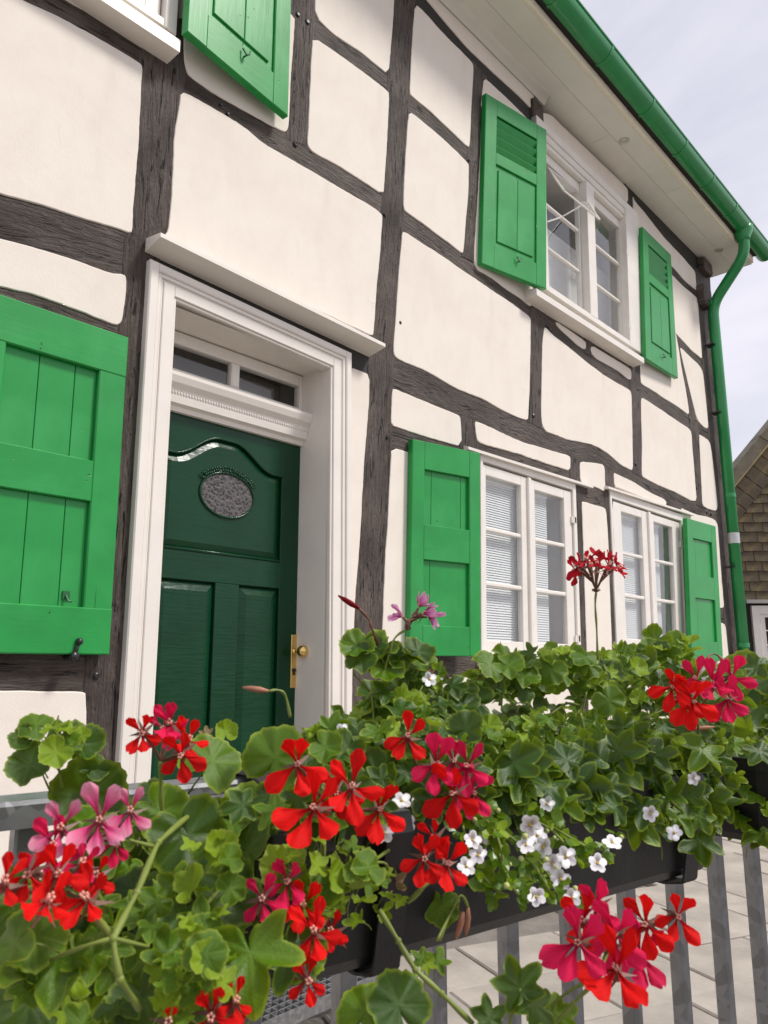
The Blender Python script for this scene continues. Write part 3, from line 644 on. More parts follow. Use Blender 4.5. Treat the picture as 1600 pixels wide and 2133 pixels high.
F2 = Fr(a + V((0,0,hgt)), b + V((0.0,0,hgt)), b, a)
s2 = shutter(F2, 'louvre', label='green louvred shutter at the top left window, standing away from the wall')
s3 = shutter(fr4((860,914),(1001,944),(1003,1367),(853,1366),.05,.13), 'panel', label='green panelled shutter left of the ground floor window')
catch(885, 1379, .06, s3)
s4 = shutter(fr4((1013,193),(1139,270),(1139,602),(1004,548),.05,.12), 'louvre', label='green louvred shutter left of the open upper window')
s5 = shutter(fr4((1339,472),(1398,530),(1413,788),(1346,746),.09,.07), 'louvre', label='narrow looking green louvred shutter right of the upper window')
s6 = shutter(fr4((1431,1079),(1491,1096),(1507,1377),(1442,1377),.09,.06), 'panel', label='green panelled shutter beside the downpipe')

# ------------------------------------------------------------ windows
def inv(fr, u, v, d):
    p = Q(u, v, d); a = b = 0.5
    for _ in range(8):
        xl_ = fr.p[0].x + (fr.p[3].x - fr.p[0].x) * b; xr_ = fr.p[1].x + (fr.p[2].x - fr.p[1].x) * b; a = (p.x - xl_) / (xr_ - xl_)
        zt_ = fr.p[0].z + (fr.p[1].z - fr.p[0].z) * a; zb_ = fr.p[3].z + (fr.p[2].z - fr.p[3].z) * a; b = (zt_ - p.z) / (zt_ - zb_)
    return a, b
def sash(fr, par, a0, a1, b0, b1, ga0, ga1, gb0, gb1, d, name='sash', npane=3, glass=None, openpane=None):
    m_ = MB(); t = 0.035
    fr.box(m_, a0, ga0, b0, b1, d - t, d); fr.box(m_, ga1, a1, b0, b1, d - t, d)
    e = .001 / fr.w
    fr.box(m_, ga0 - e, ga1 + e, b0, gb0, d - t, d - .0012); fr.box(m_, ga0 - e, ga1 + e, gb1, b1, d - t, d - .0012)
    # inner moulding lip
    s = m_.out(name, WHITEW, par)
    mh = 0.013 / fr.h
    rows_ = [gb0 + (gb1 - gb0) * i / npane for i in range(npane + 1)]
    for r_ in rows_[1:-1]:
        m_ = MB(); fr.box(m_, ga0, ga1, r_ - mh, r_ + mh, d - .028, d - .004, .006); m_.out('glazing_bar', WHITEW, par)
    for i in range(npane):
        if openpane == i: continue
        m_ = MB(); m_.add([fr(ga0, rows_[i + 1], d - .02), fr(ga1, rows_[i + 1], d - .02), fr(ga1, rows_[i], d - .02), fr(ga0, rows_[i], d - .02)], [(0, 1, 2, 3)]); m_.out('pane', glass or GLASS, par)
    return s, rows_
def reveal(fr, par, a0, a1, b0, b1, d0, d1, mat_):
    m_ = MB(); q = [fr(a0, b0, d0), fr(a1, b0, d0), fr(a1, b1, d0), fr(a0, b1, d0), fr(a0, b0, d1), fr(a1, b0, d1), fr(a1, b1, d1), fr(a0, b1, d1)]
    m_.add(q, [(0, 1, 5, 4), (1, 2, 6, 5), (2, 3, 7, 6), (3, 0, 4, 7)]); m_.out('reveal', mat_, par)
def blind(fr, par, a0, a1, b0, b1, d, pitch):
    m_ = MB(); n_ = int((b1 - b0) * fr.h / pitch)
    for i in range(n_):
        c = b0 + (b1 - b0) * (i + .5) / n_; hb = pitch * .53 / fr.h
        m_.add([fr(a0, c - hb, d - .004), fr(a1, c - hb, d - .004), fr(a1, c, d + .0025), fr(a0, c, d + .0025), fr(a1, c + hb, d + .0045), fr(a0, c + hb, d + .0045)], [(0, 1, 2, 3), (3, 2, 4, 5)])
    m_.out('blind', BLIND, par, smooth=True, kind='stuff')
    m_ = MB(); fr.box(m_, a0, a1, b0 - .03, b0, d - .012, d + .012); m_.out('blind_headrail', BLIND, par)
def hinge(fr, par, a, b, d):
    p = fr(a, b, d); m_ = MB(); m_.tube([p + V((0, 0, -.03)), p + V((0, 0, .03))], .008, 8); m_.box((p.x - .025, p.y - .002, p.z - .022), (p.x + .0, p.y + .012, p.z + .022)); m_.box((p.x, p.y - .002, p.z - .02), (p.x + .03, p.y + .012, p.z + .02)); m_.out('hinge', WHITEW, par)
def ground_window(tl, tr, br, bl, pL, pR, mid, label, bend=1140):
    fr = fr4(tl, tr, br, bl, .02, .02)
    A = lambda u, v: inv(fr, u, v, .0)[0]
    B = lambda u, v: inv(fr, u, v, .0)[1]
    sl0, sl1 = A(*pL[0]), A(*pL[1]); gb0 = (B(*pL[0]) + B(*pR[1])) / 2 ; gb1 = (B(*pL[2]) + B(*pR[3])) / 2
    sr0, sr1 = A(*pR[0]), A(*pR[1]); mc = A(*mid)
    m_ = MB(); jw = .028
    jr = 1 - .042 / fr.w; top = gb0 - .060 / fr.h
    fr.box(m_, 0, jw / fr.w, 0, 1, -.09, 0); fr.box(m_, jr, 1, 0, 1, -.09, 0); fr.box(m_, .0, 1, -.02, top - .012, -.09, -.001); fr.box(m_, .001, .999, gb1 + .105, 1.0, -.09, -.0012)
    wn = m_.out('window', WHITEW, H, label=label)
    b1 = gb1 + .095
    sash(fr, wn, jw / fr.w + .004, mc - .0035, top, b1, sl0, sl1, gb0, gb1, -.012); sash(fr, wn, mc + .0035, jr - .006, top, b1, sr0, sr1, gb0, gb1, -.014)
    m_ = MB(); fr.box(m_, mc - .016, mc + .014, top, b1, -.014, .006, .004); m_.out('meeting_strip', WHITEW, wn)
    reveal(fr, wn, .03, .985, gb0 - .02, gb1 + .02, -.05, -.33, ROOM)
    blind(fr, wn, .035, inv(fr, bend, 1170, -.055)[0], gb0 + .015, gb1 + .01, -.075, .0145)
    for b in (.2, .88): hinge(fr, wn, jr + .002, b, -.002)
    m_ = MB(); fr.box(m_, .0, 1.0, 0, 1, -.345, -.34, 0); m_.out('room_back', ROOM, wn)
    # sill and the thin hood board
    m_ = MB(); fr.box(m_, -.02, 1.02, 1.0, 1.035, -.05, .055, .004); m_.out('sill', WHITE, wn)
    return fr, wn
FW2, W2 = ground_window((1001,950),(1200,1015),(1212,1376),(1003,1372), [(1010,991),(1083,1013),(1013,1334)], [(1112,1019),(1173,1037),0,(1181,1342)], (1100,1150), 'ground floor casement window with lowered blinds next to the door side')
FW3, W3 = ground_window((1271,1026),(1423,1078),(1436,1376),(1287,1375), [(1292,1067),(1335,1082),(1302,1341)], [(1360,1085),(1399,1097),0,(1411,1327)], (1351,1150), 'ground floor casement window with blinds near the downpipe', 1373)
def hoodboard(p0, p1, d, par, th=.016, back=0.0):
    a, b = Q(*p0, d), Q(*p1, d); m_ = MB()
    m_.box8([(a.x, a.y, a.z - th), (b.x, b.y, b.z - th), (b.x, .01, b.z - th + .004), (a.x, .01, a.z - th + .004), (a.x, a.y, a.z), (b.x, b.y, b.z), (b.x, .01, b.z + .02), (a.x, .01, a.z + .02)]); m_.out('hood_board', WHITE, par)
hoodboard((976,930), (1236,1012), .045, W2); hoodboard((1268,1013), (1447,1071), .045, W3)
# upper window
FW1 = fr4((1118,239),(1328,443),(1338,737),(1130,597),.05,.05); fr = FW1
A = lambda u, v, d=-.01: inv(fr, u, v, d)[0]
B = lambda u, v, d=-.01: inv(fr, u, v, d)[1]
m_ = MB()
hb = .115
m0, m1 = A(1228, 560, .05), A(1243, 560, .05); jr = A(1308, 560, .05)
fr.box(m_, 0, .06, 0, 1, -.1, 0); fr.box(m_, jr, 1, 0, 1, -.1, 0); fr.box(m_, m0, m1, hb, .97, -.1, .0)
fr.box(m_, .0, 1, 0, hb * .42, -.1, -.001); fr.box(m_, .0, 1, hb * .42, hb * .78, -.1, -.012); fr.box(m_, .0, 1, hb * .78, hb, -.1, -.024); fr.box(m_, .06, jr, .965, 1, -.1, -.002)
W1 = m_.out('window', WHITEW, H, label='upper floor window with its small top pane tilted open')
gl0, gl1 = .09, A(1203, 520, -.03); gr0, gr1 = A(1238, 560, -.03), A(1297, 600, -.03); gb0 = (B(1296, 481, -.03) * .5 + B(1243, 443, -.03) * .5) ; gb1 = B(1298, 712, -.03) * .5 + B(1246, 683, -.03) * .5
d = -.06
_, rows_ = sash(fr, W1, .062, m0 - .004, hb + .003, .962, gl0, gl1, gb0, gb1, d, openpane=0); sash(fr, W1, m1 + .004, jr - .004, hb + .003, .962, gr0, gr1, gb0, gb1, d)
reveal(fr, W1, .05, .96, gb0 - .03, gb1 + .03, d - .05, -.36, ROOM)
m_ = MB(); fr.box(m_, .02, .98, gb0 + (gb1 - gb0) * .30, gb1 + .02, -.26, -.255, 0); m_.out('white_curtain', ROOM, W1)
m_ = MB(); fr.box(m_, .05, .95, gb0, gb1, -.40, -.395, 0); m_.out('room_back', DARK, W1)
m_ = MB(); a_, b_ = Q(1118,608,.105), Q(1342,752,.105); m_.box8([(a_.x, a_.y, a_.z - .02), (b_.x, b_.y, b_.z - .02), (b_.x, .0, b_.z - .03), (a_.x, .0, a_.z - .03), (a_.x, a_.y, a_.z + .025), (b_.x, b_.y, b_.z + .025), (b_.x, .0, b_.z + .05), (a_.x, .0, a_.z + .05)]); m_.out('sill', WHITE, W1)
for b in (.36, .86): hinge(fr, W1, jr + .012, b, -.004)
for b in (.42, .86): hinge(fr, W1, 1.015, b, -.004)
# the tilted pane: hinged along its top, lower edge out in the open
h0, h1 = Q(1141, 349, -.02), Q(1216, 408, -.02); l0, l1 = Q(1175, 397, .20), Q(1249, 457, .20)
m_ = MB(); m_.add([h0, h1, l1, l0], [(0, 1, 2, 3)]); tp = m_.out('tilted_pane', CLEAR, W1)
m_ = MB()
for p_, q_ in ((h0, h1), (h1, l1), (l1, l0), (l0, h0)): m_.tube([p_, q_], .0075, 6)
m_.out('tilted_pane_frame', WHITEW, W1)
m_ = MB(); m_.tube([Q(1212, 428, .1), Q(1170, 452, .0), Q(1141, 462, -.03)], .006, 6); m_.out('window_stay', WHITEW, W1)
m_ = MB(); m_.tube([Q(1212,532,-.04), Q(1217,536,-.01)], .006, 6); m_.tube([Q(1217,530,-.01), Q(1216,541,-.01)], .006, 6); m_.out('window_handle', WHITEW, W1)
# top left window, only its lower right corner is in the picture
q = Q(368, 72, .05); F0 = Fr(q + V((-1.25, 0, 1.3)), q + V((0, 0, 1.3)), q, q + V((-1.25, 0, 0))); fr = F0
m_ = MB(); fr.box(m_, 0, .05, 0, 1, -.1, 0); fr.box(m_, .955, 1, 0, 1, -.1, 0); fr.box(m_, .05, .955, 0, .1, -.1, -.001); fr.box(m_, .05, .955, .97, 1, -.1, -.0015); fr.box(m_, .47, .52, .1, .97, -.1, -.0005)
W0 = m_.out('window', WHITEW, H, label='white window in the top left corner of the house front')
sash(fr, W0, .055, .465, .105, .965, .11, .42, .15, .91, -.03); sash(fr, W0, .525, .95, .105, .965, .58, .895, .15, .91, -.03)
reveal(fr, W0, .05, .96, .1, .97, -.05, -.36, ROOM); blind(fr, W0, .06, .95, .14, .96, -.12, .03)
for b in (.80,): hinge(fr, W0, .952, b, -.004)
m_ = MB(); a_ = Q(376, 84, .10); m_.box((a_.x - 1.35, -.10, a_.z - .055), (a_.x, .0, a_.z)); m_.out('sill', WHITE, W0)

# ------------------------------------------------------------ front door
def xat(p0, p1, d, z):                              # x of a traced upright at height z
    a, b = Q(*p0, d), Q(*p1, d); return a.x + (b.x - a.x) * (z - a.z) / (b.z - a.z)
DB = 0.20
xl0, xr0 = xat((315,538),(248,1610),.04,2.7), xat((734,735),(734,1490),.04,2.7)
zt0 = (Q(315,538,.04).z + Q(734,735,.04).z) / 2
FD = Fr(Q(315,538,.04), Q(734,735,.04), V((xat((734,735),(734,1490),.04,DB), -.04, DB)), V((xat((315,538),(248,1610),.04,DB), -.04, DB)))
il, ir = Q(355,900,.03).x, Q(691,900,.03).x; it = (Q(367,622,.03).z + Q(693,768,.03).z) / 2
W_ = xr0 - xl0; aw_l = (il - Q(297,830,.04).x) / W_; aw_r = (Q(734,900,.04).x - ir) / W_; ah = (zt0 - it) / FD.h
m_ = MB(); fr = FD
def arch(mb, f0, f1, d0, d1, c=.004):               # one step of the architrave, between fractions of its width
    fr.box(mb, aw_l * f0, aw_l * f1, ah * f0, 1, d0, d1, c); fr.box(mb, 1 - aw_r * f1, 1 - aw_r * f0, ah * f0, 1, d0, d1, c)
    e = .0006; fr.box(mb, aw_l * f1 - e, 1 - aw_r * f1 + e, ah * f0, ah * f1, d0, d1 - .0006, c)
arch(m_, 0, .30, -.08, 0, .005); arch(m_, .30, .44, -.08, -.008, .003); arch(m_, .44, .52, -.08, -.014, .003); arch(m_, .52, .9, -.08, -.010, .003); arch(m_, .9, 1.0, -.08, -.017, .003)
frame = m_.out('door_frame', WHITE, H)
YD = 0.185                                          # door plane behind the facade
m_ = MB()
m_.add([(il, -.005, DB), (il, YD + .03, DB), (il, YD + .03, it), (il, -.005, it), (ir, -.005, DB), (ir, YD + .03, DB), (ir, YD + .03, it), (ir, -.005, it)], [(0, 1, 2, 3), (7, 6, 5, 4), (3, 2, 6, 7)])
m_.out('door_lining', WHITE, frame)
dx0, dx1 = il, Q(636, 950, -YD).x
dzt = Q(560, 912, -YD).z
zq = lambda u, v: Q(u, v, -YD).z
xq = lambda u, v: Q(u, v, -YD).x
# door leaf: back slab plus stiles and rails
m_ = MB()
prism(m_, [(dx0, DB), (dx1, DB), (dx1, dzt), (dx0, dzt)], -YD - .05, -YD - .022)
px0, px1 = dx0 + .105, xq(588, 1000); zpb = zq(585, 1172); zsh = zq(588, 992)
prism(m_, [(dx0, DB), (px0, DB), (px0, dzt), (dx0, dzt)], -YD - .03, -YD, .002); prism(m_, [(px1, DB), (dx1, DB), (dx1, dzt), (px1, dzt)], -YD - .03, -YD, .002)
xm = (px0 + px1) / 2; rise = 0.105
def ogee(x):
    t = abs((x - xm) / ((px1 - px0) / 2)); t = min(1, t); s = 0.5 * (1 + math.cos(PI * min(1, max(0, (t - .12) / .72)))); return s * rise
NX = 28; xs = [px0 + (px1 - px0) * i / NX for i in range(NX + 1)]
prism(m_, [(px0 - .001, dzt)] + [(x, zsh + ogee(x)) for x in xs] + [(px1 + .001, dzt)], -YD - .03, -YD - .0007, 0)
zl1 = zq(540, 1222); prism(m_, [(px0 - .001, zl1), (px1 + .001, zl1), (px1 + .001, zpb), (px0 - .001, zpb)], -YD - .03, -YD - .0007, .002)
c0, c1 = xq(446, 1300), xq(496, 1300); cm = (c0 + c1) / 2
prism(m_, [(c0, DB + .2), (c1, DB + .2), (c1, zl1 + .001), (c0, zl1 + .001)], -YD - .03, -YD - .0012, .002)
prism(m_, [(px0 - .001, DB), (px1 + .001, DB), (px1 + .001, DB + .2), (px0 - .001, DB + .2)], -YD - .03, -YD - .0007, .002)
door = m_.out('door', DOORP, H, label='dark green front door with a small oval window')
def raised(pts, name):
    m2 = MB(); P = pts if area2(pts) > 0 else pts[::-1]; k = len(P); rings = [(P, .024), (inset(P, .006), .016), (inset(P, .038), .0035), (inset(P, .040), .0025)]
    vs = [(x, YD + d, z) for r_, d in rings for x, z in r_]; fs = [(j * k + i, j * k + (i + 1) % k, (j + 1) * k + (i + 1) % k, (j + 1) * k + i) for j in range(3) for i in range(k)] + [tuple(range(3 * k, 4 * k))]
    m2.add(vs, fs); return m2.out(name, DOORP, door)
raised([(px0, zpb), (px1, zpb)] + [(x, zsh + ogee(x)) for x in xs[::-1]], 'upper_panel')
raised([(px0, DB + .2), (c0, DB + .2), (c0, zl1), (px0, zl1)], 'lower_panel'); raised([(c1, DB + .2), (px1, DB + .2), (px1, zl1), (c1, zl1)], 'lower_panel')
m_ = MB(); m_.tube([(x, YD + .004, zsh + ogee(x) - .002) for x in xs], .006, 6); m_.tube([(px0, YD + .004, zpb + .006), (px1, YD + .004, zpb + .006)], .008, 6); m_.out('panel_moulding', DOORP, door, smooth=True)
oc = Q(474, 1032, -YD); ow = (xq(528, 1040) - xq(420, 1020)) / 2; oh = (zq(474, 988) - zq(474, 1077)) / 2
m_ = MB(); k = 36; m_.add([(oc.x + ow * math.cos(2 * PI * i / k), YD + .0005, oc.z + oh * math.sin(2 * PI * i / k)) for i in range(k)], [tuple(range(k))])
OVAL = None
mo, N, L, p = nt('patterned_glass'); vor = N.new('ShaderNodeTexVoronoi'); vor.inputs['Scale'].default_value = 75; c_ = N.new('ShaderNodeTexCoord'); L.new(c_.outputs['Object'], vor.inputs['Vector'])
L.new(ramp(N, L, vor.outputs['Distance'], [(0.1, (0.02, 0.018, 0.019)), (0.6, (0.12, 0.112, 0.112))]), p.inputs['Base Color']); p.inputs['Roughness'].default_value = .3; p.inputs['Specular IOR Level'].default_value = .25; bump(N, L, p, vor.outputs['Distance'], .004)
m_.out('oval_glass', mo, door)
m_ = MB(); m_.tube([(oc.x + (ow + .004) * math.cos(2 * PI * i / k), YD - .0005, oc.z + (oh + .004) * math.sin(2 * PI * i / k)) for i in range(k + 1)], .0055, 6, caps=False); m_.out('oval_rim', DOORP, door, smooth=True)
m_ = MB()                                            # carved leaf garland above the oval
for i in range(26):
    a = math.radians(150 - 120 * i / 25); pr_ = V((oc.x + (ow + .022) * math.cos(a), YD - .003, oc.z + (oh + .020) * math.sin(a)))
    for s in (-1, 1):
        m_.sphere(pr_ + V((math.cos(a) * .008 * s, -.003, math.sin(a) * .006 * s + rnd(-.003, .003))), rnd(.004, .0075), 8, 5, sc=(1, .5, 1))
m_.out('carved_garland', DOORP, door, smooth=True)
hp = Q(611, 1375, -YD); m_ = MB(); pw = .017; z0_, z1_ = zq(611, 1433), zq(611, 1322)
prism(m_, [(hp.x - pw, z0_), (hp.x + pw, z0_), (hp.x + pw, z1_), (hp.x - pw, z1_)], -YD, -YD + .006, .002)
plate = m_.out('handle_plate', BRASS, door)
kz = zq(611, 1357); m_ = MB(); m_.lathe((hp.x, YD - .005, kz), (0, -1, 0), [(0, .014), (.006, .013), (.008, .008), (.03, .008), (.034, .014), (.036, .016)], 20); m_.sphere((hp.x, YD - .062, kz), .027, 20, 14); m_.out('door_knob', BRASS, door, smooth=True)
m_ = MB(); lz = zq(611, 1396); m_.lathe((hp.x, YD - .005, lz), (0, -1, 0), [(0, .009), (.006, .009), (.007, .006)], 12); m_.box((hp.x - .004, YD - .011, lz - .022), (hp.x + .004, YD - .005, lz)); m_.out('keyhole', BLACK, door)
# transom light over the door
tz0 = zq(640, 872) + .02; tz1 = it - .005
FT = Fr(V((il, YD - .01, tz1)), V((ir, YD - .01, tz1)), V((ir, YD - .01, tz0)), V((il, YD - .01, tz0)))
fr = FT; ga = [inv(fr, 365, 730, -YD - .01)[0], inv(fr, 477, 770, -YD - .01)[0], inv(fr, 494, 780, -YD - .01)[0], inv(fr, 619, 820, -YD - .01)[0]]
gb = inv(fr, 619, 806, -YD - .01)[1], inv(fr, 619, 852, -YD - .01)[1]
ga[0] = 1 - ga[3]
m_ = MB(); fr.box(m_, 0, ga[0], 0, 1, -.04, 0); fr.box(m_, ga[3], 1, 0, 1, -.04, 0); fr.box(m_, ga[0], ga[3], 0, gb[0], -.04, -.001); fr.box(m_, ga[0], ga[3], gb[1], 1, -.04, -.001); fr.box(m_, ga[1] - .0, ga[2], gb[0], gb[1], -.03, .004, .006)
tr_ = m_.out('transom_window', WHITEW, H, label='low two pane transom window over the front door')
for x0, x1 in ((ga[0], ga[1]), (ga[2], ga[3])):
    m_ = MB(); m_.add([fr(x0, gb[1], -.02), fr(x1, gb[1], -.02), fr(x1, gb[0], -.02), fr(x0, gb[0], -.02)], [(0, 1, 2, 3)]); m_.out('pane', GLASS, tr_)
m_ = MB(); fr.box(m_, 0.02, .98, .1, 1, -.2, -.198, 0); m_.out('room_back', simple('hall_wall', (.5, .47, .43), .9), tr_)
# moulded cornice under the transom, with a row of carved beads
cz1 = zq(650, 868) ; cz0 = dzt - .002
cp = [(YD, 0), (YD - .02, .0), (YD - .025, .012), (YD - .045, .018), (YD - .05, .035), (YD - .052, .055), (YD - .075, .068), (YD - .085, .085), (YD - .085, .095), (YD, .105)]
hh = (Q(686, 885, -.10).z - dzt) ; sc_ = max(.085, (zq(620, 862) - dzt)) / .105
m_ = MB(); k = len(cp); m_.add([(x, y, cz0 + z * sc_) for x in (il + .001, ir - .001) for y, z in cp], [(i, (i + 1) % k, k + (i + 1) % k, k + i) for i in range(k)] + [tuple(range(k))[::-1], tuple(range(k, 2 * k))])
cor = m_.out('cornice', WHITE, H)
m_ = MB(); nb = 62
for i in range(nb):
    x = il + .006 + (ir - il - .012) * i / (nb - 1); m_.sphere((x, YD - .051, cz0 + .045 * sc_), .0075, 6, 4, sc=(.85, .7, 1.25))
m_.out('carved_beads', WHITE, cor, smooth=True, kind='stuff')
# hood board above the door
a_, b_ = Q(335, 484, .115), Q(803, 716, .115); wl_, wr_ = Q(288, 490, .0), Q(768, 735, .0)
zf = (a_.z + b_.z) / 2; zw1 = Q(291, 479).z; zw0 = Q(287, 503).z
m_ = MB(); xa, xb = a_.x, b_.x
m_.box8([(xa, -.115, a_.z - .017), (xb, -.115, b_.z - .017), (xb, .0, b_.z - .040), (xa, .0, a_.z - .040), (xa, -.115, a_.z), (xb, -.115, b_.z), (xb, .0, b_.z + .02), (xa, .0, a_.z + .02)])
m_.out('door_hood', WHITE, H)
# door sill
SOCLE = simple('sill_stone', (.30, .28, .26), .8, var=.15, scale=8, bscale=50, bdist=.002)
m_ = MB(); m_.box((xl0 - .05, -.06, 0), (xr0 + .05, .3, DB)); m_.out('door_sill', SOCLE, H)

# ============================================================ neighbouring house on the right
ND = 11.0
def NP(u, v, back=0.0): k = ray(u, v); return C0 + k * (ND / k.dot(HF)) + HF * back
nb0 = NP(1600, 1387); nb0.z = 0
nh = thing('neighbour_house', 'neighbouring house clad in mossy brown shingles behind the green downpipe', 'house', nb0)
nO = NP(1540, 1387)
BK = (HF + HR * .62).normalized()
def NL(a, b, d=0.0): return nO + HR * a + ZZ * (b - nO.z) - (BK if d < -.3 else HF) * d      # a right, b height, d towards the camera
def nab(u, v): q = NP(u, v); return ((q - nO).dot(HR), q.z)
SHB = simple('shingle_backing', (.03, .026, .022), .9, var=.3, scale=5)
def m_shingle():
    m_, N, L, p = nt('mossy_shingle')
    a = noise_tex(N, L, 9, 5); oi = N.new('ShaderNodeObjectInfo')
    c = ramp(N, L, a, [(.3, (.075, .055, .035)), (.55, (.15, .11, .06)), (.75, (.22, .165, .06))])
    c = mixc(N, L, math_(N, L, 'MULTIPLY', oi.outputs['Random'], .6), c, (.10, .085, .065))
    L.new(c, p.inputs['Base Color']); p.inputs['Roughness'].default_value = .85; bump(N, L, p, noise_tex(N, L, 40, 4), .008); return m_
SH = m_shingle()
aL, aR, aM = nab(1522, 1387)[0], nab(2060, 1387)[0], nab(1790, 1387)[0]
rake = lambda u: 1040 - (u - 1533) * 1.03
bE, bA = nab(1522, rake(1522))[1], nab(1790, rake(1790))[1]
m_ = MB()
m_.add([NL(aL, 0), NL(aR, 0), NL(aR, bE), NL(aM, bA), NL(aL, bE), NL(aL, 0, -7), NL(aR, 0, -7), NL(aR, bE, -7), NL(aM, bA, -7), NL(aL, bE, -7)],
       [(0, 1, 2, 3, 4), (9, 8, 7, 6, 5), (0, 5, 6, 1), (1, 6, 7, 2), (4, 9, 5, 0)])
m_.out('wall', SHB, nh)
cw, chh = .262, .142
b_lo = nab(1570, 1252)[1]
def shingle(a0, a1, b0, b1, ang=0.0, piv=None, name='shingle'):
    r_ = [rnd(-.008, .008) for _ in range(4)]
    P = [(a0 + .004, b0 + r_[0], .03), (a1 - .004, b0 + r_[1], .03), (a1 - .004, b1, .008), (a0 + .004, b1, .008)]
    if piv:
        ca, sn = math.cos(ang), math.sin(ang)
        P = [(piv[0] + x * ca - y * sn, piv[1] + x * sn + y * ca, d + .012) for x, y, d in P]
    m_ = MB(); m_.box8([NL(x, y, d - .014) for x, y, d in P] + [NL(x, y, d) for x, y, d in P]); m_.out(name, SH, nh)
row = 0
b = b_lo
while b < nab(1740, 940)[1]:
    a = aL + (.13 if row % 2 else 0) - rnd(0, .05)
    while a < nab(1730, 1200)[0]:
        w_ = cw * rnd(.85, 1.12)
        top = bE + (a + w_ - aL) * (bA - bE) / (aM - aL) - .34
        if b < top: shingle(a, a + w_, b, b + chh * 1.15)
        a += w_
    b += chh; row += 1
slope = math.atan2(bA - bE, aM - aL)
L_ = math.hypot(bA - bE, aM - aL); dirn = V((math.cos(slope), math.sin(slope)))
x = 0.0
while x < L_ * .8:
    c = (aL + dirn.x * x, bE + dirn.y * x)
    shingle(0, .20, -.36, -.02, slope, c, 'rake_shingle'); x += .205
VT = simple('verge_tile', (.19, .165, .115), .8, var=.25, scale=7, bscale=30, bdist=.004)
x = -.1; k = 0
while x < L_ * .95:
    c = V((aL + dirn.x * x, bE + dirn.y * x)); nrm = V((-dirn.y, dirn.x)); ln = .44; h0_ = .0
    P = [c, c + dirn * ln, c + dirn * (ln + .02) + nrm * .16, c + nrm * .16 - dirn * .02]
    m_ = MB(); u_ = .012 * (k % 2)
    m_.box8([NL(p.x, p.y, -.25) for p in P] + [NL(p.x, p.y, .11 + u_) for p in P]); m_.out('verge_tile', VT, nh); x += ln - .0; k += 1
YB = simple('verge_strip', (.55, .42, .18), .6, var=.2, scale=8)
m_ = MB(); c = V((aL, bE)); e2 = c + dirn * L_; m_.box8([NL(c.x, c.y - .045, -.05), NL(e2.x, e2.y - .045, -.05), NL(e2.x, e2.y - .004, -.05), NL(c.x, c.y - .004, -.05), NL(c.x, c.y - .045, .07), NL(e2.x, e2.y - .045, .07), NL(e2.x, e2.y - .004, .07), NL(c.x, c.y - .004, .07)]); m_.out('verge_strip', YB, nh)
m_ = MB()
for s in (1, -1):
    p0 = (aL - .25 if s > 0 else aR + .25, bE - .25 * math.tan(slope)); p1 = (aM, bA)
    m_.box8([NL(p0[0], p0[1] + .02, -7.2), NL(p1[0], p1[1] + .02, -7.2), NL(p1[0], p1[1] + .02, -.05), NL(p0[0], p0[1] + .02, -.05), NL(p0[0], p0[1] + .15, -7.2), NL(p1[0], p1[1] + .15, -7.2), NL(p1[0], p1[1] + .15, -.05), NL(p0[0], p0[1] + .15, -.05)])
m_.out('roof', TILE, nh)
m_ = MB(); q0, q1 = nab(1550, 1262), nab(1760, 1250); m_.box8([NL(x, y, d) for d in (0, .09) for x, y in ((q0[0], q1[1] - .05), (q1[0], q1[1] - .05), (q1[0], q1[1]), (q0[0], q1[1]))]); m_.out('drip_board', simple('grey_board', (.4, .39, .36), .6), nh)
w0, w1 = nab(1562, 1262), nab(1760, 1395)
nf = Fr(NL(w0[0], w0[1], .03), NL(w1[0], w0[1], .03), NL(w1[0], w1[1], .03), NL(w0[0], w1[1], .03))
nf.n = -HF
m_ = MB(); nf.ring(m_, 0, 1, 0, 1, .11, .12, -.05, 0.02); nwn = m_.out('window', WHITEW, nh)
m_ = MB(); nf.ring(m_, .085, .5, .10, .92, .075, .075, -.05, .005); m_.out('sash', WHITEW, nwn)
for i in range(3):
    b0 = .175 + i * .225
    m_ = MB(); m_.add([nf(.13, b0 + .21, -.04), nf(.45, b0 + .21, -.04), nf(.45, b0, -.04), nf(.13, b0, -.04)], [(0, 1, 2, 3)]); m_.out('pane', GLASS, nwn)
    if i: m_ = MB(); nf.box(m_, .13, .45, b0 - .018, b0 + .003, -.03, .0, .003); m_.out('glazing_bar', WHITEW, nwn)
m_ = MB(); nf.box(m_, .1, .5, .12, .9, -.2, -.19, 0); m_.out('room_back', DARK, nwn)
m_ = MB(); p0 = NL(w0[0] - .05, w1[1] - .05); m_.box8([NL(x, y, d) for d in (-.02, .08) for x, y in ((w0[0] - .06, w1[1] - .06), (w1[0], w1[1] - .06), (w1[0], w1[1]), (w0[0] - .06, w1[1]))]); m_.out('sill', simple('stone_sill', (.5, .46, .4), .8), nwn)
for b in (.2, .85): m_ = MB(); q = nf(.09, b, .012); m_.tube([q - ZZ * .05, q + ZZ * .05], .012, 6); m_.out('hinge', WHITEW, nwn)

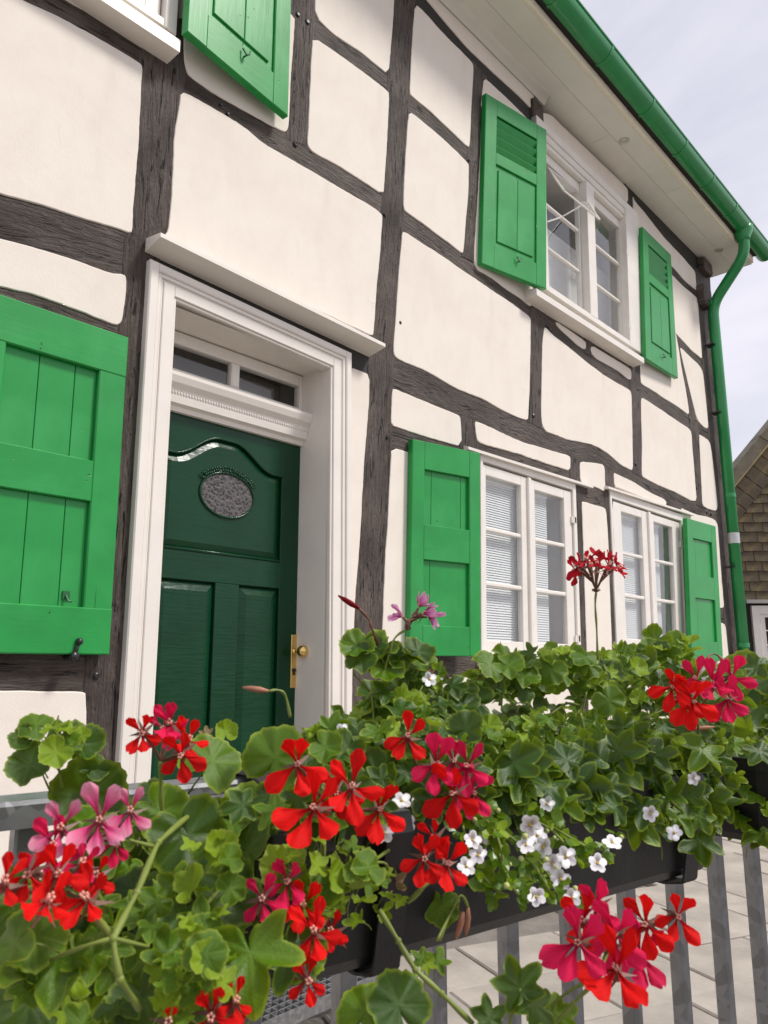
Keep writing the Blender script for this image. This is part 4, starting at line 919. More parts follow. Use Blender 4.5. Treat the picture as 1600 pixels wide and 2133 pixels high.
# ============================================================ steel grating step
gx0, gx1, gy0, gy1, gz = 1.36, 2.31, -.44, -.075, .12
gr = thing('entrance_grating', 'galvanised steel grating step in front of the green door', 'grating step', ((gx0 + gx1) / 2, -.25, 0))
m_ = MB(); t = .004
for (a, b_) in (((gx0, gy0, gz - .045), (gx1, gy0 + t, gz)), ((gx0, gy1 - t, gz - .045), (gx1, gy1, gz)), ((gx0, gy0 + t, gz - .045), (gx0 + t, gy1 - t, gz)), ((gx1 - t, gy0 + t, gz - .045), (gx1, gy1 - t, gz))): m_.box(a, b_)
m_.out('grate_frame', GALV, gr)
m_ = MB(); nx = int((gx1 - gx0) / .0305); ny = int((gy1 - gy0) / .0305)
for i in range(1, nx): x = gx0 + (gx1 - gx0) * i / nx; m_.box((x - .002, gy0 + t, gz - .035), (x + .002, gy1 - t, gz - .0006))
for j in range(1, ny): y = gy0 + (gy1 - gy0) * j / ny; m_.box((gx0 + t, y - .004, gz - .013), (gx1 - t, y + .004, gz - .0015))
m_.out('grate_bars', GALV, gr, kind='stuff')
for x in (gx0 + .04, gx1 - .04):
    for y in (gy0 + .03, gy1 - .03): m_ = MB(); m_.box((x - .015, y - .015, -.002), (x + .015, y + .015, gz - .046)); m_.out('leg', GALV, gr)

# ============================================================ railing
RA = math.radians(52.5)
RD = HF * math.cos(RA) + HR * math.sin(RA); RM = HF * math.sin(RA) - HR * math.cos(RA); RDIST = .64
def RPt(s, o, z): q = C0 + RD * s + RM * (RDIST - o); return V((q.x, q.y, z))
def OP(u, v, o): k = ray(u, v); return C0 + k * ((RDIST - o) / k.dot(RM))
def rbox(m_, s0, s1, o0, o1, z0, z1, mi=0):
    m_.box8([RPt(s0, o1, z0), RPt(s1, o1, z0), RPt(s1, o0, z0), RPt(s0, o0, z0), RPt(s0, o1, z1), RPt(s1, o1, z1), RPt(s1, o0, z1), RPt(s0, o0, z1)], mi)
RT = 1.105
rl = thing('metal_railing', 'galvanised steel railing of square bars carrying the flower box', 'railing', RPt(.6, 0, 0))
m_ = MB(); S0, S1, c = -.9, 2.6, .003
pf = [(-.02, RT - .019), (.02, RT - .019), (.02, RT - c), (.02 - c, RT), (-.02 + c, RT), (-.02, RT - c)]
m_.add([RPt(s, o, z) for s in (S0, S1) for o, z in pf], [(i, (i + 1) % 6, 6 + (i + 1) % 6, 6 + i) for i in range(6)] + [tuple(range(6))[::-1], tuple(range(6, 12))]); m_.out('handrail', GALV, rl)
m_ = MB(); rbox(m_, S0, S1, -.012, .012, .12, .14); m_.out('bottom_rail', GALV, rl)
bs = [-.58, -.475, -.37, -.265, -.16, -.055, .05, .158, .252, .347, .445] + [.5554, .6605, .7626, .872, .978, 1.081, 1.181] + [1.181 + .104 * i for i in range(1, 13)]
for s in bs:
    m_ = MB(); hw = .0093
    pr_ = [(-hw, -hw + .002), (-hw + .002, -hw), (hw - .002, -hw), (hw, -hw + .002), (hw, hw - .002), (hw - .002, hw), (-hw + .002, hw), (-hw, hw - .002)]
    m_.add([RPt(s + a, o, z) for z in (.14, RT - .019) for a, o in pr_], [(i, (i + 1) % 8, 8 + (i + 1) % 8, 8 + i) for i in range(8)]); m_.out('bar', GALV, rl)
for s in (-.7, 2.35):
    m_ = MB(); rbox(m_, s - .02, s + .02, -.0195, .0195, 0, RT - .02); m_.out('post', GALV, rl)

# ============================================================ flower boxes
PLAST = simple('black_plastic', (.010, .010, .011), .42, var=.15, scale=20, bscale=200, bdist=.0003)
SOIL = simple('potting_soil', (.022, .016, .011), .95, var=.5, scale=60, bscale=90, bdist=.006)
def planter(s0, s1, label):
    t_ = thing('planter_box', label, 'flower box', RPt((s0 + s1) / 2, .12, 1.0), 'flower boxes on the railing')
    zb, zt = 1.008, 1.100
    def ringp(s0_, s1_, o0, o1, z, r_):
        P = []
        for (cs, co, a0) in ((s1_ - r_, o1 - r_, 0), (s0_ + r_, o1 - r_, 90), (s0_ + r_, o0 + r_, 180), (s1_ - r_, o0 + r_, 270)):
            for i in range(4): a = math.radians(a0 + 30 * i); P.append(RPt(cs + r_ * math.cos(a), co + r_ * math.sin(a), z))
        return P
    rings = [ringp(s0 + .02, s1 - .02, .075, .195, zb, .02), ringp(s0 + .014, s1 - .014, .070, .2005, zb + .008, .022), ringp(s0 + .004, s1 - .004, .050, .2085, zt - .014, .024), ringp(s0 - .002, s1 + .002, .044, .214, zt - .013, .026),
             ringp(s0 - .002, s1 + .002, .044, .214, zt, .026), ringp(s0 + .004, s1 - .004, .05, .208, zt, .022), ringp(s0 + .012, s1 - .012, .06, .198, zt - .02, .02)]
    m_ = MB(); m_.add([p for r_ in rings for p in r_], [(j * 16 + i, j * 16 + (i + 1) % 16, j * 16 + 16 + (i + 1) % 16, j * 16 + 16 + i) for j in range(6) for i in range(16)] + [tuple(range(16))[::-1]])
    m_.out('box_shell', PLAST, t_)
    m_ = MB(); m_.add(ringp(s0 + .010, s1 - .010, .058, .2, zt - .018, .02), [tuple(range(16))]); m_.out('soil', SOIL, t_, kind='stuff')
    for s in (s0 + .10, s1 - .075):
        m_ = MB(); pts = [(-.024, RT - .03), (-.024, RT + .004), (.03, RT + .004), (.05, zt + .003), (.216, zt + .003), (.219, zt - .01), (.2035, zb - .004), (.185, zb - .008), (.06, zb - .004), (.03, zb + .01)]
        for (a, b_) in zip(pts, pts[1:]): m_.box8([RPt(s - .011, a[0], a[1]), RPt(s + .011, a[0], a[1]), RPt(s + .011, a[0] + .0025, a[1] + .0025), RPt(s - .011, a[0] + .0025, a[1] + .0025), RPt(s - .011, b_[0], b_[1]), RPt(s + .011, b_[0], b_[1]), RPt(s + .011, b_[0] + .0025, b_[1] + .0025), RPt(s - .011, b_[0] + .0025, b_[1] + .0025)])
        m_.out('hanging_bracket', PLAST, t_)
        m_ = MB(); p = RPt(s - .012, .0, zb + .085 - .1); m_.tube([RPt(s - .02, .012, zb + .004), RPt(s - .028, .02, zb - .012)], .0022, 5); m_.tube([RPt(s - .012, .012, zb + .004), RPt(s - .014, .02, zb - .014)], .0022, 5); m_.out('wing_screw', GALV, t_)
    return t_
planter(.235, .765, 'black plastic flower box behind the white bacopa, full of geraniums')
planter(.86, 1.45, 'second black flower box further along the railing at the right edge')

# ============================================================ plants
STEM = simple('green_stem', (.17, .22, .035), .5, var=.25, scale=30)
STEM2 = simple('reddish_stem', (.16, .07, .045), .5, var=.3, scale=30)
LEAVES = [m_leaf('leaf_dark_green', (.012, .044, .003), (.040, .102, .005), (.21, .29, .02), .24),
          m_leaf('leaf_mid_green', (.042, .118, .004), (.105, .21, .007), (.30, .39, .03), .32),
          m_leaf('leaf_young_green', (.14, .27, .006), (.28, .41, .014), (.38, .47, .07), .36)]
DRY = m_leaf('leaf_dry', (.16, .09, .045), (.30, .19, .10), (.33, .22, .12), .3)
def leaf_mesh(mat_, kind, seed):
    R = random.Random(seed); na = 50; fr_ = [0.0, .25, .5, .72, .88, 1.0]
    lob = [0, 62, -62, 120, -120]; lob = [math.radians(a + R.uniform(-6, 6)) for a in lob]
    cup = R.uniform(-.15, .5); wv = R.uniform(.07, .2); ph = R.uniform(0, 6); fold = R.uniform(.2, .5); nw = R.choice([3, 4])
    def rad(t):
        if kind == 'ivy':
            m_ = 0
            for i, a in enumerate(lob):
                d = abs((t - a + PI) % (2 * PI) - PI); pk = [1, .92, .92, .76, .76][i]
                m_ = max(m_, pk * (.43 + .57 * max(0, 1 - d / .62) ** .92))
            sc = .018
        else:
            m_ = .86
            for i, a in enumerate(lob):
                d = abs((t - a + PI) % (2 * PI) - PI); m_ = max(m_, .86 + .15 * max(0, math.cos(min(PI / 2, d * 2.6))))
            sc = .035
        d = abs(abs(t) - PI); m_ *= .30 + .70 * min(1, d / .42) ** .6
        return m_ * (1 + sc * math.cos(t * 19))
    vs = [(0, 0, 0)]; uv = [(0, 0)]; fs = []; mi = []
    def vd(t): return min(abs((t - a + PI) % (2 * PI) - PI) for a in lob)
    for f in fr_[1:]:
        for k in range(na):
            t = -PI + 2 * PI * k / na; r_ = rad(t) * f
            z = cup * r_ * r_ + wv * math.sin(nw * t + ph) * f ** 2.5 + fold * r_ * (min(.5, vd(t)) - .22) + .05 * f ** 3 * math.sin(9 * t + ph * 2)
            vs.append((r_ * math.sin(t), r_ * math.cos(t), z)); uv.append((f, min(1, vd(t) * f * 1.3)))
    for k in range(na): fs.append((0, 1 + (k + 1) % na, 1 + k)); mi.append(0)
    for j in range(len(fr_) - 2):
        for k in range(na): a = 1 + j * na; fs.append((a + k, a + (k + 1) % na, a + na + (k + 1) % na, a + na + k)); mi.append(0)
    mb = MB(); L = R.uniform(.9, 1.6); q = R.uniform(-.3, .3)
    mb.tube([(0, 0, -.01), (q * .2, -.25, -.25 * L), (q * .6, -.45, -.6 * L), (q, -.5, -1.0 * L)], [.030, .026, .028, .034], 5)
    b = len(vs); vs += [tuple(v) for v in mb.v]; uv += [(.3, .6)] * len(mb.v); fs += [tuple(i + b for i in f) for f in mb.f]; mi += [1] * len(mb.f)
    me = bpy.data.meshes.new('leaf'); me.from_pydata(vs, [], [tuple(reversed(f)) if m__ == 0 else f for f, m__ in zip(fs, mi)]); me.materials.append(mat_); me.materials.append(STEM)
    ul = me.uv_layers.new(name='UVMap')
    for p in me.polygons:
        p.use_smooth = True
        for li in p.loop_indices: ul.data[li].uv = uv[me.loops[li].vertex_index]
    for p, k in zip(me.polygons, mi): p.material_index = k
    return me
LM = {}
for ti in range(3):
    for kd in ('ivy', 'zonal'): LM[(ti, kd)] = [leaf_mesh(LEAVES[ti], kd, 31 * ti + 7 * i + (100 if kd == 'ivy' else 0)) for i in range(5)]
DRYM = [leaf_mesh(DRY, 'ivy', 900 + i) for i in range(2)]
def basis(nrm, tip, p, s):
    z = nrm.normalized(); y = (tip - z * tip.dot(z))
    y = y.normalized() if y.length > 1e-4 else z.orthogonal().normalized(); x = y.cross(z)
    return M(((x.x * s, y.x * s, z.x * s, p.x), (x.y * s, y.y * s, z.y * s, p.y), (x.z * s, y.z * s, z.z * s, p.z), (0, 0, 0, 1)))
def rv(a=1.0): return V((rnd(-a, a), rnd(-a, a), rnd(-a, a)))
def leaf(par, p, size, tone, kind, nrm, tip, me=None):
    me = me or random.choice(LM[(tone, kind)])
    return link('leaf', me, par, basis(nrm, tip, p, size / 1.75))
# --- petals and flowers
def petal_mesh(mat_, seed, wide):
    R = random.Random(seed); na, nt_ = 6, 7; vs = []; uv = []
    W = [.10, .18, .42, .74, .96, .98, .62] if wide else [.10, .16, .32, .56, .78, .84, .52]
    bend = R.uniform(-.25, .35); cp = R.uniform(-.12, .22); tw = R.uniform(-.2, .2); nk = R.uniform(0, .10)
    for j in range(nt_):
        t = j / (nt_ - 1)
        for i in range(na + 1):
            x = (i / na - .5); w = W[j] * .57
            zz = bend * t * t - cp * (x * 2) ** 2 * w + tw * x * t + .05 * math.sin(9 * x + 5 * t + seed)
            yy = t * (1 - .10 * (2 * x) ** 2 * (t > .7)) - (nk * math.exp(-(x * 9) ** 2) if j == nt_ - 1 else 0)
            vs.append((x * w, yy, zz)); uv.append((t, i / na))
    fs = [(j * (na + 1) + i, j * (na + 1) + i + 1, (j + 1) * (na + 1) + i + 1, (j + 1) * (na + 1) + i) for j in range(nt_ - 1) for i in range(na)]
    me = bpy.data.meshes.new('petal'); me.from_pydata(vs, [], fs); me.materials.append(mat_); ul = me.uv_layers.new(name='UVMap')
    for p in me.polygons:
        p.use_smooth = True
        for li in p.loop_indices: ul.data[li].uv = uv[me.loops[li].vertex_index]
    return me
PET = {'red': m_petal('petal_scarlet', (.86, .009, .007), (.48, .005, .010)), 'mag': m_petal('petal_cherry', (.78, .014, .085), (.42, .008, .05), (.82, .02, .11)),
       'pink': m_petal('petal_pink', (.78, .09, .27), (.55, .02, .11), (.86, .42, .55)), 'dark': m_petal('petal_crimson', (.52, .008, .020), (.24, .005, .012)), 'mauve': m_petal('petal_mauve', (.62, .16, .45), (.45, .03, .16), (.80, .48, .68))}
PM = {c: {w: [petal_mesh(m__, 11 * i + w, w) for i in range(4)] for w in (0, 1)} for c, m__ in PET.items()}
SEPAL = simple('sepal', (.34, .15, .09), .6, var=.3, scale=40)
ANTHER = simple('stamen', (.75, .35, .28), .6, var=.2, scale=40)
WHITEP = simple('bacopa_petal', (.80, .79, .80), .6, var=.04, scale=30); YEL = simple('bacopa_centre', (.55, .36, .04), .6, var=.2, scale=60)
TOC = -HF
def plant(name, label, loc, cat='plant', group=None): return thing(name, label, cat, loc, group)
def floret(par, u, v, o, size, col, face=None, roll=0.0, open_=None, umb=None):
    p = OP(u, v, o); k = -(ray(u, v).normalized())
    nrm = ((face if face is not None else k + ZZ * rnd(-.1, .35) + rv(.35))).normalized()
    upv = ZZ + HR * math.tan(roll) + rv(.12)
    B = basis(nrm, upv, p, 1.0); op = open_ if open_ is not None else rnd(-.05, .42)
    cen = p - nrm * .008
    m_ = MB()
    e = umb if umb is not None else cen - nrm * .03 - ZZ * .012
    m_.tube([p - nrm * .001, cen, cen.lerp(e, .5) - nrm * .004, e], [.0012, .0018, .0009, .0009], 6)
    for i in range(5):
        a = 2 * PI * i / 5 + .6; d = (B.to_3x3() @ V((math.cos(a), math.sin(a), -.5))).normalized(); q = cen + nrm * .003
        sd = d.cross(nrm).normalized() * .0016; m_.add([q - sd, q + sd, q + d * .011], [(0, 1, 2)])
    for i in range(5): a = i * 1.3; q = p + B.to_3x3() @ V((.0012 * math.cos(a), .0012 * math.sin(a), 0)); m_.tube([q, q + nrm * rnd(.003, .006)], [.0004, .0007], 4, 1)
    fl = m_.out('flower', [STEM2, ANTHER], par, smooth=True)
    for a, w in ((90 - 27, 0), (90 + 27, 0), (90 + 128, 1), (270, 1), (90 - 128, 1)):
        a = math.radians(a + rnd(-9, 9)); ro = B.to_3x3()
        d = ro @ V((math.cos(a), math.sin(a), 0)); el = op + rnd(-.14, .14) + (.25 if w == 0 else 0)
        y = (d * math.cos(el) + nrm * math.sin(el)).normalized(); z = (nrm * math.cos(el) - d * math.sin(el)).normalized()
        link('petal', random.choice(PM[col][w]), fl, basis(z, y, p + y * .0015, size * .475 * rnd(.85, 1.08)))
    return fl
def stalk(par, pts, r, mat_=None, name='flower_stalk', sm=1.0):
    P = [V(p) for p in pts]
    # smooth the polyline
    Q_ = []
    for i in range(len(P) - 1):
        p0, p1, p2, p3 = P[max(0, i - 1)], P[i], P[i + 1], P[min(len(P) - 1, i + 2)]
        for k in range(5):
            t = k / 5; Q_.append(p1.lerp(p2, t) * (1 - sm) + sm * .5 * ((2 * p1) + (p2 - p0) * t + (2 * p0 - 5 * p1 + 4 * p2 - p3) * t * t + (3 * p1 - p0 - 3 * p2 + p3) * t ** 3))
    Q_.append(P[-1]); n_ = len(Q_)
    rr = [r * (.82 + .18 * math.sin(i * 1.1)) for i in range(n_)] if not isinstance(r, tuple) else [r[0] + (r[1] - r[0]) * i / (n_ - 1) for i in range(n_)]
    m_ = MB(); m_.tube(Q_, rr, 7); return m_.out(name, mat_ or STEM, par, smooth=True)
GG = 'geraniums growing in the flower box'
_pl = plant
def plant(name, label, loc, cat='plant', group=None): return _pl(name, label, loc, cat, GG if cat == 'geranium' else group)
pA = plant('geranium', 'scarlet trailing geranium with big round leaves, lower left corner in front of the railing', RPt(.22, .13, 1.11), 'geranium')
pB = plant('geranium', 'pink geranium with two tone starry blooms at the left end of the railing', RPt(.19, .13, 1.11), 'geranium')
pC = plant('geranium', 'bright scarlet geranium in the middle foreground in front of the flower box', RPt(.33, .13, 1.11), 'geranium')
pD = plant('geranium', 'cherry red geranium above the white bacopa', RPt(.42, .13, 1.11), 'geranium')
pE = plant('geranium', 'dense leafy green geranium with one tall dark red flower on a thin stalk', RPt(.56, .12, 1.11), 'geranium')
pF = plant('geranium', 'geranium with cherry and red blooms hanging low in front of the bars at lower right', RPt(.66, .14, 1.11), 'geranium')
pG = plant('geranium', 'geranium with dark lobed leaves and red bloom at the right end of the box', RPt(.72, .12, 1.11), 'geranium')
pM = plant('geranium', 'small mauve flowered geranium in front of the dark post beside the door', RPt(.46, .09, 1.11), 'geranium')
pR = plant('geranium', 'leafy geranium in the second flower box at the right edge', RPt(.95, .12, 1.11), 'geranium')

IV, ZO, MX, IZ = ['ivy'], ['zonal'], ['ivy', 'zonal'], ['ivy', 'ivy', 'ivy', 'zonal']
def inpoly(u, v, P):
    c = False
    for i in range(len(P)):
        (x1, y1), (x2, y2) = P[i - 1], P[i]
        if (y1 > v) != (y2 > v) and u < (x2 - x1) * (v - y1) / (y2 - y1) + x1: c = not c
    return c
def fill(par, P, n_, o0, o1, s0, s1, tones, kinds, up, mind, toc=.6, spread=.55):
    pts = []; tries = 0
    x0, x1 = min(p[0] for p in P), max(p[0] for p in P); y0, y1 = min(p[1] for p in P), max(p[1] for p in P)
    while len(pts) < n_ and tries < n_ * 60:
        tries += 1; u, v = rnd(x0, x1), rnd(y0, y1)
        if not inpoly(u, v, P) or any((u - a) ** 2 + (v - b) ** 2 < mind ** 2 for a, b in pts): continue
        pts.append((u, v)); o = rnd(o0, o1); k = -(ray(u, v).normalized())
        nrm = ZZ * up + k * toc + rv(spread); tip = HR * rnd(-1, 1) + ZZ * rnd(-1.0, .5) + k * .25
        t = random.choice(tones); leaf(par, OP(u, v, o), rnd(s0, s1) * (.8 if t == 2 else 1) * min(1, (OP(u, v, o) - C0).dot(F3) / .60), t, random.choice(kinds), nrm, tip)

# right, upright mass (several layers, the far ones first)
fill(pE, [(640,1555),(760,1500),(900,1440),(1000,1410),(1150,1400),(1250,1395),(1250,1640),(1000,1640),(860,1590)], 90, -.06, .03, .030, .044, [0, 0, 1, 1], IZ, .7, 20)
fill(pE, [(600,1560),(700,1500),(790,1455),(900,1460),(1000,1500),(1130,1480),(1250,1500),(1250,1660),(1050,1640),(900,1590),(760,1580)], 150, .04, .13, .022, .036, [0, 0, 1, 1, 2, 2], IZ, .7, 16)
fill(pE, [(620,1580),(760,1520),(900,1500),(1050,1530),(1250,1550),(1250,1660),(1000,1650),(800,1620)], 90, .13, .19, .022, .036, [0, 1, 1, 2], IZ, .6, 20)
fill(pG, [(1250,1390),(1350,1360),(1440,1400),(1500,1440),(1500,1680),(1400,1690),(1240,1660)], 110, -.04, .14, .026, .042, [0, 0, 0, 1, 1, 2], IZ, .65, 18)
fill(pG, [(1240,1520),(1500,1480),(1510,1660),(1400,1700),(1240,1680)], 60, .13, .19, .026, .042, [0, 0, 1, 1, 2], IZ, .6, 22)
fill(pE, [(990,1420),(1020,1375),(1060,1355),(1140,1350),(1200,1345),(1230,1375),(1290,1345),(1330,1370),(1300,1430),(1180,1430),(1100,1440),(1020,1450)], 70, .0, .09, .022, .036, [0, 1, 1, 2], MX, .6, 15)
fill(pG, [(1310,1360),(1340,1340),(1370,1330),(1440,1338),(1450,1390),(1340,1400)], 18, .02, .07, .026, .038, [0, 1, 1, 2], ZO, .6, 18)
fill(pG, [(860,1620),(1000,1590),(1300,1560),(1500,1560),(1500,1700),(1400,1740),(1330,1670),(1200,1640),(1020,1640),(900,1670)], 75, .18, .225, .036, .054, [0, 0, 0, 1], IV, .45, 28, .75, .5)
fill(pG, [(960,1630),(1480,1610),(1500,1700),(1390,1745),(1290,1690),(1120,1680),(990,1690)], 24, .205, .235, .032, .048, [0, 0, 1], IV, .45, 40, .75, .5)
fill(pC, [(540,1640),(620,1630),(860,1610),(860,1690),(760,1720),(600,1730)], 22, .19, .235, .030, .046, [0, 0, 1], IV, .45, 34, .75, .5)
fill(pR, [(1480,1400),(1620,1380),(1640,1720),(1560,1750),(1480,1640)], 85, -.02, .24, .028, .048, [0, 0, 1, 1, 2], IZ, .6, 20)
fill(pM, [(730,1350),(760,1335),(850,1350),(880,1370),(800,1400),(740,1400)], 9, .05, .09, .026, .034, [0, 1, 1], ZO, .7, 18)
fill(pM, [(770,1440),(850,1400),(960,1420),(1000,1460),(930,1510),(800,1510)], 46, -.0, .09, .022, .036, [0, 0, 1, 2], IZ, .7, 17)
# crinkled young shoots
for (u, v, o, pl_) in [(1290,1590,.18,pE),(1180,1590,.17,pE),(1080,1560,.15,pE),(960,1540,.12,pE),(1000,1560,.14,pE),(840,1470,.09,pE),(1060,1400,.06,pE),(1180,1380,.06,pE),(1430,1590,.18,pG),(1490,1560,.17,pG),(1395,1570,.2,pG),(1330,1440,.12,pG),(1270,1420,.1,pG),(900,1560,.14,pE),(780,1560,.11,pC),(700,1530,.1,pC),(1560,1530,.15,pR),(690,1850,.265,pC),(735,1800,.26,pC),(590,1800,.25,pC),(430,1800,.24,pC),(420,1960,.275,pA),(400,2020,.29,pA),(130,1530,.07,pB),(1230,1390,.07,pE),(1400,1360,.07,pG)]:
    for i in range(9):
        c = OP(u, v, o) + rv(.013); k = -(ray(u, v).normalized()); leaf(pl_, c, rnd(.010, .021), random.choice([1, 2, 2]), random.choice(MX), ZZ * .6 + k * .5 + rv(.6), rv(1) + ZZ * .4)
# left, trailing mass
fill(pA, [(0,1860),(120,1800),(300,1800),(380,1740),(480,1700),(500,1900),(480,2133),(0,2140)], 85, .06, .17, .036, .054, [0, 0, 0, 1], IZ, .4, 34, .7, .6)
fill(pA, [(0,1930),(130,1960),(330,1880),(460,1950),(430,2133),(0,2140)], 48, .18, .27, .030, .048, [0, 0, 1, 1, 2], IZ, .5, 42, .7, .6)
fill(pB, [(160,1690),(340,1690),(330,1780),(160,1790)], 8, .05, .16, .035, .05, [0, 0, 1], MX, .5, 40)
fill(pC, [(400,1740),(560,1640),(700,1730),(720,1830),(650,1960),(460,1960)], 46, .10, .22, .030, .048, [0, 0, 1, 1], IZ, .5, 40)
fill(pC, [(560,1780),(680,1740),(800,1800),(860,1860),(760,1930),(640,1900)], 22, .21, .27, .018, .030, [1, 2, 2], IV, .5, 32)
fill(pD, [(780,1600),(980,1620),(1010,1700),(960,1760),(880,1760),(800,1700)], 20, .12, .2, .030, .044, [0, 0, 1], IZ, .5, 36)
fill(pA, [(340,1990),(480,1970),(520,2133),(340,2133)], 20, .24, .30, .018, .032, [1, 2, 2], IV, .5, 32)
# leaves one can single out
HL = [ # plant, u, v, o, px, tone, kind, normal tilt (right, up), tip (right, up)
 (pA,440,1585,.10,118,1,'zonal',(.1,.75),(.3,.6)), (pC,572,1580,.14,130,1,'zonal',(-.3,.2),(.3,.7)), (pC,530,1705,.18,140,1,'zonal',(-.3,.3),(.2,.6)), (pB,185,1655,.06,140,0,'zonal',(.1,.1),(-.2,.8)),
 (pA,520,1985,.285,235,1,'ivy',(-.2,.4),(.2,-.8)), (pA,600,1990,.27,150,0,'ivy',(.3,.2),(.6,-.5)), (pA,115,2000,.25,200,1,'ivy',(-.2,.35),(-.6,-.5)), (pA,390,1740,.20,150,0,'zonal',(.1,.3),(.3,-.6)), (pA,368,1850,.23,100,1,'ivy',(0,.25),(.1,.7)),
 (pC,430,1815,.21,95,2,'ivy',(.2,.3),(.4,.5)), (pA,60,2080,.22,150,0,'zonal',(.2,.3),(-.2,-.8)), (pA,300,2080,.24,130,0,'zonal',(-.2,.5),(.3,-.7)), (pC,720,1700,.12,90,1,'zonal',(.2,.3),(0,.5)), (pA,470,1860,.22,130,0,'zonal',(.4,.3),(.4,-.6)),
 (pA,420,1930,.25,110,1,'ivy',(-.3,.5),(-.2,.7)), (pA,350,1990,.265,140,1,'ivy',(.2,.5),(.3,.6)), (pA,420,2050,.28,130,2,'ivy',(.1,.6),(.4,-.5)),
 (pA,830,2095,.30,120,0,'zonal',(.1,.2),(-.2,.8)), (pA,760,2110,.29,110,1,'zonal',(-.2,.4),(.2,.8)), (pF,1085,2060,.31,130,0,'ivy',(-.3,.3),(-.4,.8)), (pF,1020,2125,.3,90,0,'ivy',(.2,.3),(0,.8)), (pF,1160,2115,.31,90,1,'ivy',(.2,.5),(.5,.3)), (pF,1110,2090,.315,110,0,'ivy',(.4,.3),(.5,-.4)),
 (pC,910,2005,.25,64,1,'ivy',(0,.4),(.2,.8)), (pC,880,2000,.25,54,1,'ivy',(.4,.4),(-.5,.6)), (pC,890,2010,.26,40,2,'ivy',(.2,.3),(.5,-.2)), (pC,620,1980,.26,110,1,'zonal',(.2,.2),(.6,-.4)),
 (pG,1455,1750,.22,105,0,'ivy',(.1,.3),(.1,-1)), (pG,1340,1680,.225,100,0,'ivy',(-.2,.3),(-.2,-1)), (pG,1220,1690,.22,80,0,'ivy',(.2,.2),(.1,-1)), (pG,1100,1690,.21,120,0,'ivy',(-.2,.4),(.2,-1)), (pG,1180,1640,.21,110,0,'ivy',(.1,.5),(.1,-1)), (pG,1265,1640,.22,100,0,'ivy',(.3,.4),(.4,-1)), (pG,1400,1630,.2,110,1,'ivy',(.0,.5),(-.2,-1)), (pG,1370,1560,.19,110,1,'ivy',(-.2,.5),(.1,-1)),
 (pG,1545,1410,.05,105,1,'zonal',(-.2,.2),(.1,.8)), (pR,1590,1470,.08,110,0,'zonal',(.2,.3),(-.4,-.5)), (pR,1560,1590,.1,100,1,'zonal',(-.2,.4),(.3,.6)), (pR,1545,1650,.14,110,0,'ivy',(.1,.4),(.1,-.8)), (pR,1590,1740,.1,80,0,'ivy',(.1,.4),(.3,-.8)),
 (pB,75,1510,.06,66,1,'zonal',(-.1,.9),(-.6,.4)), (pB,50,1540,.06,54,0,'zonal',(-.3,.6),(-.8,.1)), (pB,165,1550,.07,88,0,'zonal',(.2,.9),(.8,.3)), (pB,62,1592,.07,84,0,'zonal',(-.3,.7),(-.7,-.3)), (pB,195,1600,.06,60,0,'zonal',(.1,.8),(.3,.6)),
 (pA,470,1525,.08,44,2,'zonal',(.2,.3),(.1,.8)), (pA,360,1670,.14,66,1,'zonal',(.1,.6),(.4,.4)), (pA,315,1655,.13,60,0,'zonal',(-.1,.6),(-.4,.4)), (pD,975,1800,.2,105,1,'zonal',(.3,.2),(.3,.6)), (pD,920,1890,.21,70,1,'zonal',(-.3,.2),(0,-.8)),
 (pM,752,1368,.085,66,0,'zonal',(-.2,.7),(-.7,-.4)), (pM,778,1352,.08,56,0,'zonal',(0,.9),(.2,.7)), (pM,870,1358,.085,66,0,'zonal',(.3,.9),(.8,.2)), (pM,818,1362,.08,44,0,'zonal',(.1,.9),(.3,.5)),
]
for (pl_, u, v, o, px, tone, kd, nn, tt) in HL:
    p = OP(u, v, o); dep = (p - C0).dot(F3); k = -(ray(u, v).normalized())
    leaf(pl_, p, px * dep / F, tone, kd, k + HR * nn[0] + ZZ * nn[1] + rv(.12), HR * tt[0] + ZZ * tt[1] + k * .2)
for (u, v, o, px) in [(735,1752,.2,75),(820,1840,.215,70),(430,1530,.085,34)]:
    p = OP(u, v, o); leaf(pC, p, px * (p - C0).dot(F3) / F, 0, 'ivy', -(ray(u, v).normalized()) + rv(.5), ZZ + rv(.4), random.choice(DRYM))
